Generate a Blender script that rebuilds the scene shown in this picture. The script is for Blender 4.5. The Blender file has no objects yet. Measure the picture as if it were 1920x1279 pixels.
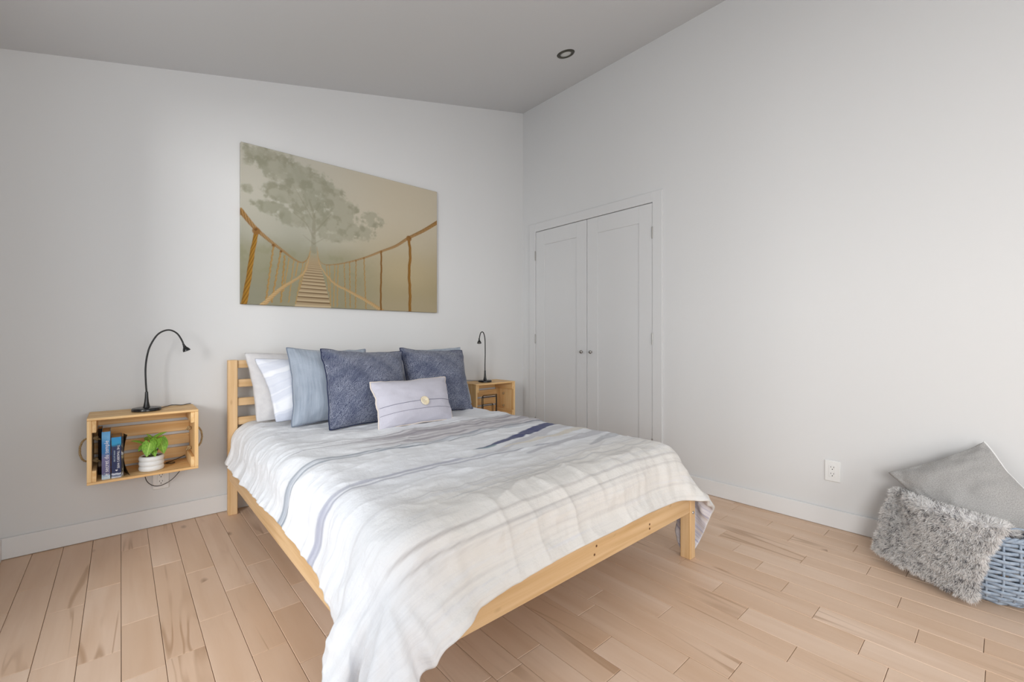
import bpy, math, random
import numpy as np
from mathutils import Vector, Matrix
random.seed(7)
S = bpy.context.scene
COL = S.collection
PI = math.pi

# ------------------------------------------------------------------ camera
CAMP = (-2.9597, -3.1638, 1.0479); YAW = 0.7272
cam_d = bpy.data.cameras.new('camera'); cam = bpy.data.objects.new('camera', cam_d); COL.objects.link(cam)
cam.location = CAMP; cam.rotation_euler = (PI/2, 0, -YAW)
cam_d.sensor_width = 36; cam_d.lens = 824.74/1920*36; cam_d.shift_y = -4.36/1920; cam_d.clip_start = .02
S.camera = cam
# ------------------------------------------------------------------ light
W = bpy.data.worlds.new('daylight'); S.world = W; W.use_nodes = True
W.node_tree.nodes['Background'].inputs[0].default_value = (.86, .93, 1, 1)
W.node_tree.nodes['Background'].inputs[1].default_value = 1.0
def area(name, loc, rot, sx, sy, power, col):
    d = bpy.data.lights.new(name, 'AREA'); d.shape = 'RECTANGLE'; d.size = sx; d.size_y = sy; d.energy = power; d.color = col
    o = bpy.data.objects.new(name, d); COL.objects.link(o); o.location = loc; o.rotation_euler = rot
    return o
area('daylight_side_window', (-3.56, -1.78, 1.26), (0, -PI/2, 0), 2.1, 1.75, 9, (.96, .985, 1))
_k = Vector((-7.5, -5.6, 2.3)); _q = (Vector((-2.5, -.2, 1.0))-_k).to_track_quat('-Z', 'Y').to_euler()
area('hazy_bright_sky_outside', tuple(_k), tuple(_q), 2.2, 2.2, 265, (1, 1, .985))
area('added_front_fill', (-2.25, -5.55, 1.35), (PI/2, 0, 0), 1.9, 1.9, 50, (1, 1, .99))  # lamp added for broad fill, outside an added front window
area('added_rear_side_fill', (-3.56, -4.15, 1.3), (0, -PI/2, 0), 1.9, 1.5, 3, (.98, .99, 1))  # lamp added to brighten the basket and lower right wall
VS = S.view_settings
VS.view_transform = 'Standard'; VS.look = 'None'; VS.gamma = 1; VS.use_curve_mapping = False; VS.exposure = 0.15

# ------------------------------------------------------------------ helpers
def vnoise(x, y, seed=0):
    xi = np.floor(x).astype(np.int64); yi = np.floor(y).astype(np.int64); fx = x-xi; fy = y-yi
    fx = fx*fx*(3-2*fx); fy = fy*fy*(3-2*fy)
    def h(a, b):
        n = (a*374761393+b*668265263+seed*974634777) & 0xffffffff
        n = ((n ^ (n >> 13))*1274126177) & 0xffffffff
        return ((n ^ (n >> 16)) & 0xffff)/65535.0
    return (h(xi, yi)*(1-fx)+h(xi+1, yi)*fx)*(1-fy)+(h(xi, yi+1)*(1-fx)+h(xi+1, yi+1)*fx)*fy
def fbm(x, y, seed=0, o=4):
    s = 0; a = .5
    for k in range(o):
        s = s+a*vnoise(x*2**k, y*2**k, seed+k*17); a *= .5
    return s
def sstep(a, b, x):
    t = np.clip((x-a)/(b-a), 0, 1); return t*t*(3-2*t)
def lin(r, g, b):
    f = lambda c: (c/255/12.92) if c/255 <= .04045 else ((c/255+.055)/1.055)**2.4
    return (f(r), f(g), f(b))

class MB:
    """collects shapes, builds one mesh object"""
    def __init__(s): s.v = []; s.f = []
    def add(s, vs, fs):
        o = len(s.v); s.v += [tuple(v) for v in vs]; s.f += [tuple(i+o for i in f) for f in fs]; return s
    def box(s, lo, hi, ch=0.0):
        x0, y0, z0 = lo; x1, y1, z1 = hi
        if ch <= 0:
            return s.add([(x0,y0,z0),(x1,y0,z0),(x1,y1,z0),(x0,y1,z0),(x0,y0,z1),(x1,y0,z1),(x1,y1,z1),(x0,y1,z1)],
                         [(0,3,2,1),(4,5,6,7),(0,1,5,4),(1,2,6,5),(2,3,7,6),(3,0,4,7)])
        c = ch; vs = []; idx = {}
        for i, x in enumerate((x0, x1)):
            for j, y in enumerate((y0, y1)):
                for k, z in enumerate((z0, z1)):
                    sx, sy, sz = (1-2*i)*c, (1-2*j)*c, (1-2*k)*c
                    idx[i,j,k] = len(vs)
                    vs += [(x, y+sy, z+sz), (x+sx, y, z+sz), (x+sx, y+sy, z)]
        fs = []
        for i in (0, 1):
            a = [idx[i,j,k] for j, k in ((0,0),(1,0),(1,1),(0,1))]; fs.append(tuple(a if i else a[::-1]))
            a = [idx[j,i,k]+1 for j, k in ((0,0),(1,0),(1,1),(0,1))]; fs.append(tuple(a[::-1] if i else a))
            a = [idx[j,k,i]+2 for j, k in ((0,0),(1,0),(1,1),(0,1))]; fs.append(tuple(a if i else a[::-1]))
        for j in (0, 1):
            for k in (0, 1):
                a, b = idx[0,j,k], idx[1,j,k]; q = (a+1, b+1, b+2, a+2); fs.append(q if (j+k) % 2 == 1 else q[::-1])
                a, b = idx[j,0,k], idx[j,1,k]; q = (a, b, b+2, a+2); fs.append(q if (j+k) % 2 == 0 else q[::-1])
                a, b = idx[j,k,0], idx[j,k,1]; q = (a, b, b+1, a+1); fs.append(q if (j+k) % 2 == 1 else q[::-1])
        for (i, j, k), a in idx.items():
            t = (a, a+1, a+2); fs.append(t if (i+j+k) % 2 else t[::-1])
        return s.add(vs, fs)
    def tube(s, pts, r, n=8, closed=False, flat=1.0, up=None):
        pts = [Vector(p) for p in pts]; m = len(pts); rs = r if hasattr(r, '__len__') else [r]*m
        rings = []; prev = None
        for i, p in enumerate(pts):
            a = pts[(i-1) % m] if (closed or i > 0) else p; b = pts[(i+1) % m] if (closed or i < m-1) else p
            t = (b-a).normalized()
            if up is not None: u = Vector(up)-t*t.dot(Vector(up))
            elif prev is None: u = t.orthogonal()
            else: u = prev-t*t.dot(prev)
            u.normalize(); prev = u; w = t.cross(u)
            rings.append([p+(u*math.cos(2*PI*k/n)+w*math.sin(2*PI*k/n)*flat)*rs[i] for k in range(n)])
        vs = [q for ring in rings for q in ring]; fs = []
        for i in range(m if closed else m-1):
            j = (i+1) % m
            for k in range(n):
                fs.append((i*n+k, i*n+(k+1) % n, j*n+(k+1) % n, j*n+k))
        if not closed:
            fs.append(tuple(range(n))[::-1]); fs.append(tuple((m-1)*n+k for k in range(n)))
        return s.add(vs, fs)
    def lathe(s, prof, n=32, c=(0,0,0), axis='z', cap=True):
        vs = []
        for r, z in prof:
            for k in range(n):
                a = 2*PI*k/n; p = (r*math.cos(a), r*math.sin(a), z)
                if axis == 'x': p = (p[2], p[0], p[1])
                if axis == 'y': p = (p[1], p[2], p[0])
                vs.append((p[0]+c[0], p[1]+c[1], p[2]+c[2]))
        fs = []; m = len(prof)
        for i in range(m-1):
            for k in range(n):
                fs.append((i*n+k, i*n+(k+1) % n, (i+1)*n+(k+1) % n, (i+1)*n+k))
        if cap:
            fs.append(tuple(range(n))[::-1]); fs.append(tuple((m-1)*n+k for k in range(n)))
        return s.add(vs, fs)
    def ball(s, c, r, n=10, sc=(1,1,1)):
        prof = [(max(1e-4, math.sin(PI*i/n))*r, -math.cos(PI*i/n)*r) for i in range(n+1)]
        o = len(s.v); s.lathe(prof, n+2)
        s.v[o:] = [(v[0]*sc[0]+c[0], v[1]*sc[1]+c[1], v[2]*sc[2]+c[2]) for v in s.v[o:]]; return s
    def build(s, name, mat, parent=None, origin=None, smooth=False, angle=None):
        o3 = Vector(origin) if origin is not None else Vector((0, 0, 0))
        me = bpy.data.meshes.new(name)
        me.from_pydata([tuple(Vector(v)-o3) for v in s.v], [], s.f); me.update()
        if mat: me.materials.append(mat)
        if smooth:
            for p in me.polygons: p.use_smooth = True
            if angle: 
                try: me.set_sharp_from_angle(angle=math.radians(angle))
                except Exception: pass
        ob = bpy.data.objects.new(name, me); COL.objects.link(ob)
        place(ob, o3, parent)
        return ob
def world_loc(o):
    v = Vector((0, 0, 0))
    while o is not None: v += o.location; o = o.parent
    return v
def place(ob, o3, parent):
    if parent is not None:
        ob.parent = parent; ob.location = Vector(o3)-world_loc(parent)
    else: ob.location = o3
def empty(name, loc, label=None, cat=None, group=None):
    e = bpy.data.objects.new(name, None); COL.objects.link(e); e.location = loc; e.empty_display_size = .05
    if label: tag(e, label, cat, group)
    return e
def tag(o, label, cat, group=None):
    o['label'] = label; o['category'] = cat
    if group: o['group'] = group
    return o
def struct(o, label=None):
    o['kind'] = 'structure'
    if label: o['label'] = label
    return o
def np_obj(name, V, F, mat, parent=None, origin=(0,0,0), uv=None, col=None, smooth=True):
    V = np.asarray(V, float)-np.asarray(origin, float); F = np.asarray(F, np.int32)
    me = bpy.data.meshes.new(name); k = F.shape[1]
    me.vertices.add(len(V)); me.vertices.foreach_set('co', V.astype(np.float32).ravel())
    me.loops.add(F.size); me.loops.foreach_set('vertex_index', F.ravel())
    me.polygons.add(len(F)); me.polygons.foreach_set('loop_start', np.arange(0, F.size, k, dtype=np.int32))
    if smooth: me.polygons.foreach_set('use_smooth', np.ones(len(F), bool))
    if uv is not None:
        l = me.uv_layers.new(name='UVMap'); l.data.foreach_set('uv', np.asarray(uv, np.float32)[F.ravel()].ravel())
    if col is not None:
        a = me.color_attributes.new('paint', 'FLOAT_COLOR', 'POINT')
        c = np.ones((len(V), 4), np.float32); c[:, :3] = col; a.data.foreach_set('color', c.ravel())
    me.update(calc_edges=True); me.validate()
    if mat: me.materials.append(mat)
    ob = bpy.data.objects.new(name, me); COL.objects.link(ob); place(ob, Vector(origin), parent)
    return ob
def grid_faces(ny, nx, off=0, flip=False):
    i, j = np.meshgrid(np.arange(ny-1), np.arange(nx-1), indexing='ij'); a = (i*nx+j).ravel()+off
    f = np.stack([a, a+1, a+nx+1, a+nx], 1)
    return f[:, ::-1] if flip else f
def catmull(pts, m=8):
    P = np.array(pts, float); P = np.vstack([2*P[0]-P[1], P, 2*P[-1]-P[-2]]); out = []
    for i in range(1, len(P)-2):
        for t in np.linspace(0, 1, m, endpoint=False):
            a, b, c, d = P[i-1], P[i], P[i+1], P[i+2]
            out.append(.5*(2*b+(c-a)*t+(2*a-5*b+4*c-d)*t*t+(3*b-a-3*c+d)*t**3))
    out.append(P[-2]); return [tuple(p) for p in out]

# ------------------------------------------------------------------ materials
class NT:
    def __init__(s, name, rough=.6, spec=.5):
        s.m = bpy.data.materials.new(name); s.m.use_nodes = True; s.t = s.m.node_tree
        s.b = s.t.nodes['Principled BSDF']; s.b.inputs['Roughness'].default_value = rough
        s.b.inputs['Specular IOR Level'].default_value = spec
    def n(s, typ, ins=None, **kw):
        nd = s.t.nodes.new(typ)
        for k, v in kw.items(): setattr(nd, k, v)
        for k, v in (ins or {}).items(): s.set(nd.inputs[k], v)
        return nd
    def set(s, sock, v):
        if isinstance(v, bpy.types.NodeSocket): s.t.links.new(v, sock)
        else: sock.default_value = v
    def math(s, op, a, b=None, c=None):
        nd = s.n('ShaderNodeMath', operation=op)
        for i, v in enumerate((a, b, c)):
            if v is not None: s.set(nd.inputs[i], v)
        return nd.outputs[0]
    def mix(s, fac, a, b, mode='MIX'):
        nd = s.n('ShaderNodeMix', data_type='RGBA', blend_type=mode)
        s.set(nd.inputs[0], fac); s.set(nd.inputs[6], a if not isinstance(a, tuple) else (*a, 1)); s.set(nd.inputs[7], b if not isinstance(b, tuple) else (*b, 1))
        return nd.outputs[2]
    def coord(s, which='Object'): return s.n('ShaderNodeTexCoord').outputs[which]
    def mapping(s, vec, scale=(1,1,1), loc=(0,0,0), rot=(0,0,0)):
        return s.n('ShaderNodeMapping', {'Vector': vec, 'Scale': scale, 'Location': loc, 'Rotation': rot}).outputs[0]
    def noise(s, vec, scale, detail=3, rough=.5, dist=0):
        return s.n('ShaderNodeTexNoise', {'Vector': vec, 'Scale': scale, 'Detail': detail, 'Roughness': rough, 'Distortion': dist}).outputs[0]
    def ramp(s, fac, stops):
        nd = s.n('ShaderNodeValToRGB'); s.set(nd.inputs[0], fac); el = nd.color_ramp.elements
        while len(el) < len(stops): el.new(.5)
        for e, (p, c) in zip(el, stops): e.position = p; e.color = (*c, 1) if isinstance(c, tuple) else (c, c, c, 1)
        return nd.outputs[0]
    def bump(s, h, strength=.3, dist=.002):
        b = s.n('ShaderNodeBump', {'Height': h, 'Strength': strength, 'Distance': dist}); s.set(s.b.inputs['Normal'], b.outputs[0])
    def color(s, c): s.set(s.b.inputs['Base Color'], c if not isinstance(c, tuple) else (*c, 1))
    def sheen(s, w, r=.5):
        s.b.inputs['Sheen Weight'].default_value = w; s.b.inputs['Sheen Roughness'].default_value = r

def plain(name, c, rough=.5, metal=0, spec=.5):
    m = NT(name, rough, spec); m.color(c); m.b.inputs['Metallic'].default_value = metal; return m.m
def paint_mat(name, c, rough=.7, bs=.08, scale=220):
    m = NT(name, rough, .3); co = m.coord(); 
    m.color(m.mix(m.math('MULTIPLY', m.noise(co, 1.3, 2), .04), c, tuple(x*.93 for x in c)))
    m.bump(m.noise(co, scale, 2), bs, .0006); return m.m
WALL = paint_mat('white_wall_paint', (.705, .706, .706))
CEIL = paint_mat('white_ceiling_paint', (.645, .646, .65))
TRIM = paint_mat('white_satin_trim', (.76, .76, .76), .4, .03)
DOOR = paint_mat('white_door_paint', (.705, .706, .708), .45, .03)

def plank_mat():
    m = NT('maple_floor', .42, .35)
    oi = m.n('ShaderNodeObjectInfo').outputs['Random']; co = m.coord()
    off = m.n('ShaderNodeCombineXYZ', {'X': m.math('MULTIPLY', oi, 37.), 'Y': m.math('MULTIPLY', oi, 91.), 'Z': m.math('MULTIPLY', oi, 13.)}).outputs[0]
    v = m.n('ShaderNodeVectorMath', {0: co, 1: off}, operation='ADD').outputs[0]
    r2 = m.math('FRACT', m.math('MULTIPLY', oi, 17.3)); r3 = m.math('FRACT', m.math('MULTIPLY', oi, 53.7))
    g1 = m.noise(m.mapping(v, (26, 1.6, 1)), 1.0, 5, .6, .6)
    g2 = m.noise(m.mapping(v, (7, .8, 1)), 1.0, 3, .5, .6)
    base = m.mix(r2, lin(232, 206, 184), lin(220, 190, 164))
    base = m.mix(m.math('MULTIPLY', m.ramp(g2, [(.38, 0.), (.70, 1.)]), .55), base, lin(206, 170, 138))
    base = m.mix(m.math('MULTIPLY', m.ramp(g1, [(.45, 0.), (.8, 1.)]), .28), base, lin(198, 160, 128))
    # heartwood streaks on some boards
    w = m.noise(m.mapping(v, (9, .75, 1)), 1.0, 2, .5, .7)
    band = m.math('ABSOLUTE', m.math('SUBTRACT', w, .5))
    band = m.ramp(band, [(0., 1.), (.010, .8), (.026, 0.)])
    on = m.math('MULTIPLY', m.math('GREATER_THAN', r3, .45), m.ramp(m.noise(v, 2.3, 1), [(.45, 0.), (.62, 1.)]))
    base = m.mix(m.math('MULTIPLY', m.math('MULTIPLY', band, on), .55), base, lin(158, 118, 82))
    # small knots
    vo = m.n('ShaderNodeTexVoronoi', {'Vector': m.mapping(v, (5.5, 2.6, 1)), 'Scale': 1.0, 'Randomness': 1.}).outputs['Distance']
    kn = m.math('MULTIPLY', m.ramp(vo, [(.03, 1.), (.10, 0.)]), m.math('GREATER_THAN', m.noise(v, 1.7, 0), .5))
    base = m.mix(m.math('MULTIPLY', kn, .65), base, lin(120, 84, 56))
    m.color(base); m.bump(g1, .04, .0004); return m.m
PLANK = plank_mat()
def pine_mat(name, axis, light, dark, knot=.8, scale=1.0):
    m = NT(name, .5, .3); co = m.coord(); oi = m.n('ShaderNodeObjectInfo').outputs['Random']
    off = m.n('ShaderNodeCombineXYZ', {'X': m.math('MULTIPLY', oi, 31.), 'Y': m.math('MULTIPLY', oi, 77.), 'Z': m.math('MULTIPLY', oi, 19.)}).outputs[0]
    v = m.n('ShaderNodeVectorMath', {0: co, 1: off}, operation='ADD').outputs[0]
    sc = [34*scale]*3; sc[axis] = 1.3*scale
    g = m.noise(m.mapping(v, tuple(sc)), 1., 4, .55, .5)
    sb = [7*scale]*3; sb[axis] = .7*scale
    g2 = m.noise(m.mapping(v, tuple(sb)), 1., 2, .5, .8)
    c = m.mix(m.ramp(g, [(.38, 0.), (.68, 1.)]), light, dark)
    c = m.mix(m.math('MULTIPLY', m.ramp(g2, [(.4, 0.), (.7, 1.)]), .35), c, tuple(x*.72 for x in dark))
    sk = [16.]*3; sk[axis] = 6.5
    vo = m.n('ShaderNodeTexVoronoi', {'Vector': m.mapping(v, tuple(sk)), 'Scale': 1., 'Randomness': 1.}).outputs['Distance']
    kn = m.math('MULTIPLY', m.ramp(vo, [(.07, 1.), (.16, 0.)]), m.math('GREATER_THAN', m.noise(v, 5., 0), .55))
    c = m.mix(m.math('MULTIPLY', kn, knot), c, lin(110, 62, 28))
    m.color(c); m.bump(g, .05, .0005); return m.m
BL_, BD_ = lin(228, 194, 150), lin(208, 168, 118)
PX, PY, PZ = (pine_mat('bed_pine_'+'xyz'[a], a, BL_, BD_, .35) for a in range(3))
CL_, CD_ = lin(242, 207, 154), lin(224, 174, 112)
CX, CY, CZ = (pine_mat('crate_pine_'+'xyz'[a], a, CL_, CD_, .8, 1.4) for a in range(3))
BLACK = plain('black_gloss_plastic', (.012, .012, .013), .22)
BLACKM = plain('black_matte', (.014, .014, .014), .5)
NICKEL = plain('brushed_nickel', (.42, .41, .39), .35, 1)
ZINC = plain('zinc_bolt', (.62, .64, .66), .35, 1)
DARK = plain('dark_gap', (.02, .018, .016), .9)
WHITEP = plain('white_plastic', (.80, .80, .79), .35)
SLOT = plain('socket_slot_black', (.01, .01, .01), .6)
CERAM = plain('white_ceramic', (.82, .82, .81), .3)
GLASS = NT('window_glass', .05); 
GLASS.t.nodes.remove(GLASS.b)
_o = GLASS.t.nodes['Material Output']; _tr = GLASS.n('ShaderNodeBsdfTransparent'); _gl = GLASS.n('ShaderNodeBsdfGlossy', {'Roughness': .02})
_mx = GLASS.n('ShaderNodeMixShader', {0: .06}); GLASS.t.links.new(_tr.outputs[0], _mx.inputs[1]); GLASS.t.links.new(_gl.outputs[0], _mx.inputs[2]); GLASS.t.links.new(_mx.outputs[0], _o.inputs[0]); GLASS = GLASS.m

def fabric(name, c1, c2, nscale=60, weave=900, rough=.85, sheen=.2, bump=.25, aniso=(1,1,1), which='UV', contrast=(.35,.65)):
    m = NT(name, rough, .2); co = m.mapping(m.coord(which), aniso)
    n = m.noise(co, nscale, 5, .65)
    m.color(m.mix(m.ramp(n, [(contrast[0], 0.), (contrast[1], 1.)]), c1, c2)); m.sheen(sheen)
    m.bump(m.math('ADD', m.noise(co, weave, 1), m.math('MULTIPLY', n, .6)), bump, .0015); return m.m

# ------------------------------------------------------------------ room shell
H0, HS = 3.2646, .2492                       # ceiling height at the right wall, fall per metre towards the left wall
XL, YF = -3.392, -5.4
def cz(x): return H0+HS*x
def slab_xz(name, y0, y1, holes, mat):
    """wall in the x-z plane under the sloping ceiling, with rectangular holes"""
    xs = sorted({XL-.12, .12, *[h[0] for h in holes], *[h[1] for h in holes]}); mb = MB()
    def prism(xa, xb, za, zb0, zb1):
        mb.add([(xa,y0,za),(xb,y0,za),(xb,y1,za),(xa,y1,za),(xa,y0,zb0),(xb,y0,zb1),(xb,y1,zb1),(xa,y1,zb0)],
               [(0,3,2,1),(4,5,6,7),(0,1,5,4),(1,2,6,5),(2,3,7,6),(3,0,4,7)])
    for a, b in zip(xs[:-1], xs[1:]):
        hh = [h for h in holes if h[0] <= a and h[1] >= b]
        if hh:
            h = hh[0]
            if h[2] > 0: prism(a, b, -.1, h[2], h[2])
            prism(a, b, h[3], cz(a)+.02, cz(b)+.02)
        else: prism(a, b, -.1, cz(a)+.02, cz(b)+.02)
    return struct(mb.build(name, mat))
slab_xz('wall_back', 0, .12, [], WALL)
WX = (-3.2, -1.3, .35, 2.3)
slab_xz('wall_front', YF-.12, YF, [WX], WALL)
mb = MB(); WZ = (-4.95, -3.35, .3, 2.3)
WY = (-2.7, -.85, .18, 2.34)
for lo, hi in (((XL-.12, YF, -.1), (XL, WZ[0], 2.45)), ((XL-.12, WZ[1], -.1), (XL, WY[0], 2.45)), ((XL-.12, WZ[0], -.1), (XL, WZ[1], WZ[2])), ((XL-.12, WZ[0], WZ[3]), (XL, WZ[1], 2.45)), ((XL-.12, WY[1], -.1), (XL, 0, 2.45)), ((XL-.12, WY[0], -.1), (XL, WY[1], WY[2])), ((XL-.12, WY[0], WY[3]), (XL, WY[1], 2.45))): mb.box(lo, hi)
struct(mb.build('wall_left', WALL))
DY0, DY1, DZ = -1.418, -.187, 2.062          # closet opening
mb = MB().box((.045, YF, -.1), (.12, 0, H0+.03)).box((0, YF, -.1), (.045, DY0, H0+.03)).box((0, DY1, -.1), (.045, 0, H0+.03)).box((0, DY0, DZ), (.045, DY1, H0+.03))
struct(mb.build('wall_right', WALL))
mb = MB(); xa, xb = XL-.12, .12
mb.add([(xa,YF-.12,cz(xa)),(xb,YF-.12,cz(xb)),(xb,.12,cz(xb)),(xa,.12,cz(xa)),(xa,YF-.12,cz(xa)+.15),(xb,YF-.12,cz(xb)+.15),(xb,.12,cz(xb)+.15),(xa,.12,cz(xa)+.15)],
       [(0,3,2,1),(4,5,6,7),(0,1,5,4),(1,2,6,5),(2,3,7,6),(3,0,4,7)])
struct(mb.build('ceiling', CEIL))
# unseen windows that let the daylight in; front and rear-side ones added for fill
def window(name, ax, pos, a0, a1, z0, z1):
    def B(mb, a, b, za, zb, d0, d1):
        return mb.box((d0, a, za), (d1, b, zb), .004) if ax == 0 else mb.box((a, d0, za), (b, d1, zb), .004)
    d0, d1 = pos-.03, pos+.03; mb = MB(); w = .05
    for a, b, za, zb in ((a0, a1, z0, z0+w), (a0, a1, z1-w, z1), (a0, a0+w, z0+w, z1-w), (a1-w, a1, z0+w, z1-w)): B(mb, a, b, za, zb, d0, d1)
    fr = struct(mb.build(name, TRIM)); am = (a0+a1)/2
    B(MB(), am-.025, am+.025, z0+w, z1-w, d0, d1).build('mullion', TRIM, fr)
    for a, b in ((a0+w, am-.025), (am+.025, a1-w)): B(MB(), a, b, z0+w, z1-w, pos-.004, pos+.004).build('pane', GLASS, fr)
window('window_1', 0, XL-.06, *WY); window('added_window_2', 1, YF-.06, *WX); window('added_window_3', 0, XL-.06, *WZ)
# floor: base and one object for each board
struct(MB().box((XL-.02, YF, -.1), (.02, .02, -.006)).build('floor', DARK)); floor = bpy.data.objects['floor']
PW, PA = .1075, -2.958
JOINTS = [(-2.903,-.268),(-2.795,-.564),(-2.688,-.736),(-3.226,-.453),(-3.123,-.743),(-3.013,-.633),(-2.908,-1.019),(-2.693,-1.181),(-2.579,-1.011),(-2.473,-1.292),(-3.013,-1.183),(-2.799,-1.345),(-2.587,-1.511),(-2.477,-1.649),(-3.207,-1.1),(-2.403,-1.563),(-2.477,-.836),(-2.41,-1.146),(-2.375,-.511),(-1.407,-2.294),(-1.727,-2.24),(-1.625,-2.471),(-1.818,-2.352),(-1.52,-2.594),(-1.302,-2.69),(-1.19,-2.496),(-1.083,-2.354),(-.866,-2.542),(-.975,-2.679),(-1.087,-2.836),(-.872,-2.954),(-.653,-2.881),(-.755,-2.404),(-.542,-2.523),(-.435,-2.75),(-.529,-2.148),(-.205,-2.272),(-.317,-2.41),(-.117,-2.518),(-.221,-2.663),(-.073,-2.048),(-.355,-2.87),(-.959,-3.12),(-1.615,-2.088),(-1.943,-2.102)]
rows = {}
for jx, jy in JOINTS: rows.setdefault(math.floor((jx-PA)/PW), []).append(jy)
rng = random.Random(11)
r0 = math.floor((XL-PA)/PW); r1 = math.floor((0-PA)/PW)
for r in range(r0, r1+1):
    xa, xb = max(PA+r*PW, XL), min(PA+(r+1)*PW, 0)
    if xb-xa < .01: continue
    ys = sorted(rows.get(r, []), reverse=True); full = [0.]
    for y in ys+[-3.3-rng.random()*.5]:
        while full[-1]-y > 1.05: full.append(full[-1]-.35-rng.random()*.5)
        if full[-1]-y > .12: full.append(y)
    full += [(full[-1]+YF)/2, YF]
    for a, b in zip(full[:-1], full[1:]):
        g = .0007; dz = rng.uniform(-.0003, .0003); cx_, cy_ = (xa+xb)/2, (a+b)/2
        MB().box((xa+g, b+g, -.012), (xb-g, a-g, dz), .0012).build('plank', PLANK, floor, origin=(cx_, cy_, 0))
# baseboards
BH = .102; BT = .015
def baseboard(name, lo, hi): struct(MB().box(lo, hi, .003).build(name, TRIM))
baseboard('baseboard_back', (XL, -BT, .0015), (0, 0, BH))
baseboard('baseboard_right', (-BT, YF, .0015), (0, -1.498, BH))
baseboard('baseboard_left', (XL, YF, .0015), (XL+.014, -BT, BH))
baseboard('baseboard_front', (XL+.014, YF, .0015), (-BT, YF+BT, BH))
# closet doors
cas = MB(); cx0 = -.014
cas.box((cx0, -1.497, .001), (0, DY0, DZ+.078), .002); cas.box((cx0, DY1, .001), (0, -.108, DZ+.078), .002); cas.box((cx0, DY0, DZ), (0, DY1, DZ+.078), .002)
trim = struct(cas.build('trim_1', DOOR))
def closet_door(name, ya, yb, knob_y, hinge_y, seed):
    x0 = -.004; w = .112; pz0, pz1 = .14, 1.925
    ob = struct(MB().box((x0, ya, .012), (.035, yb, DZ-.005), .0015).build(name, DOOR))
    # raised stiles and rails leave a shallow sunk panel
    fr = MB()
    for lo, hi in (((x0-.006, ya, .012), (x0, ya+w, DZ-.005)), ((x0-.006, yb-w, .012), (x0, yb, DZ-.005)), ((x0-.006, ya+w, pz1), (x0, yb-w, DZ-.005)), ((x0-.006, ya+w, .012), (x0, yb-w, pz0))): fr.box(lo, hi, .0012)
    fr.build('panel_frame', DOOR, ob)
    k = MB().lathe([(.006,0),(.005,-.010),(.0125,-.014),(.0145,-.020),(.012,-.026),(.004,-.028)][::-1], 18, (x0-.006, knob_y, .936), 'x').build('knob', NICKEL, ob, smooth=True); k['label'] = 'small round nickel door knob'
    for hz in (1.835, 1.047, .26):
        h = MB(); xk = x0-.010
        h.tube([(xk, hinge_y, hz-.042), (xk, hinge_y, hz+.042)], .0055, 10)
        for dz in (-.014, .014): h.tube([(xk, hinge_y, hz+dz-.0006), (xk, hinge_y, hz+dz+.0006)], .0062, 10)
        h.tube([(xk, hinge_y, hz-.046), (xk, hinge_y, hz+.046)], .003, 8); h.build('hinge', NICKEL, ob)
ym = -.803
closet_door('door_1', ym+.0028, DY1-.004, -.753, DY1, 1)
closet_door('door_2', DY0+.003, ym-.0028, -.852, DY0, 2)
# recessed ceiling light
lx, ly = -.525, -1.02; lz = cz(lx)
el = empty('ceiling_light', (lx, ly, lz), 'small round recessed ceiling spotlight with a dark bronze ring', 'ceiling light')
rot = Matrix.Rotation(-math.atan(HS), 4, 'Y')
def tilt(ob): ob.rotation_euler = (0, -math.atan(HS), 0)
BRONZE = plain('dark_bronze', lin(72, 70, 60), .45, .3); LENS = plain('frosted_lens', (.62, .62, .60), .4)
rg = MB().lathe([(.040,-.001),(.042,-.006),(.062,-.005),(.066,0.0)], 40, cap=False).build('trim_ring', BRONZE, el, smooth=True); rg.location = (0,0,0); tilt(rg)
ln = MB().lathe([(.0005,-.0035),(.02,-.0035),(.041,-.003),(.041,.0)], 40).build('lens', LENS, el, smooth=True); ln.location = (0,0,0); tilt(ln)
# wall sockets
def socket(name, base, axis, label):
    e = empty(name, base, label, 'wall outlet'); x, y, z = base
    def P(a, d, h): return (x-d, y-a, z+h) if axis == 0 else (x-a, y-d, z+h)
    def bx(mb, a0, a1, d0, d1, h0, h1, c=.001):
        p, q = P(a0, d0, h0), P(a1, d1, h1); return mb.box(tuple(map(min, p, q)), tuple(map(max, p, q)), c)
    pl = bx(MB(), -.037, .037, 0, .008, -.058, .058, .0035).build('cover_plate', WHITEP, e)
    bx(MB(), -.0165, .0165, .0078, .0100, -.033, .033, .0012).build('receptacle', WHITEP, e)
    for h in (-.019, .017):
        for a in (-.0065, .0065): bx(MB(), a-.0011, a+.0011, .0098, .0103, h+.002, h+.010, 0).build('slot', SLOT, e)
        c = P(0, .0100, h-.006); MB().ball(c, .0027, 8, (.2 if axis == 0 else 1, .2 if axis else 1, 1)).build('ground_hole', SLOT, e)
    for h in (-.048, .048):
        c = P(0, .008, h); MB().ball(c, .0028, 8, (.35 if axis == 0 else 1, .35 if axis else 1, 1)).build('screw', WHITEP, e)
    return e
socket('wall_outlet', (0, -2.522, .312), 0, 'white outlet plate on the bare wall beside the basket')
socket('wall_outlet', (-2.79, 0, .262), 1, 'white outlet plate low on the wall under the book crate')
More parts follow.
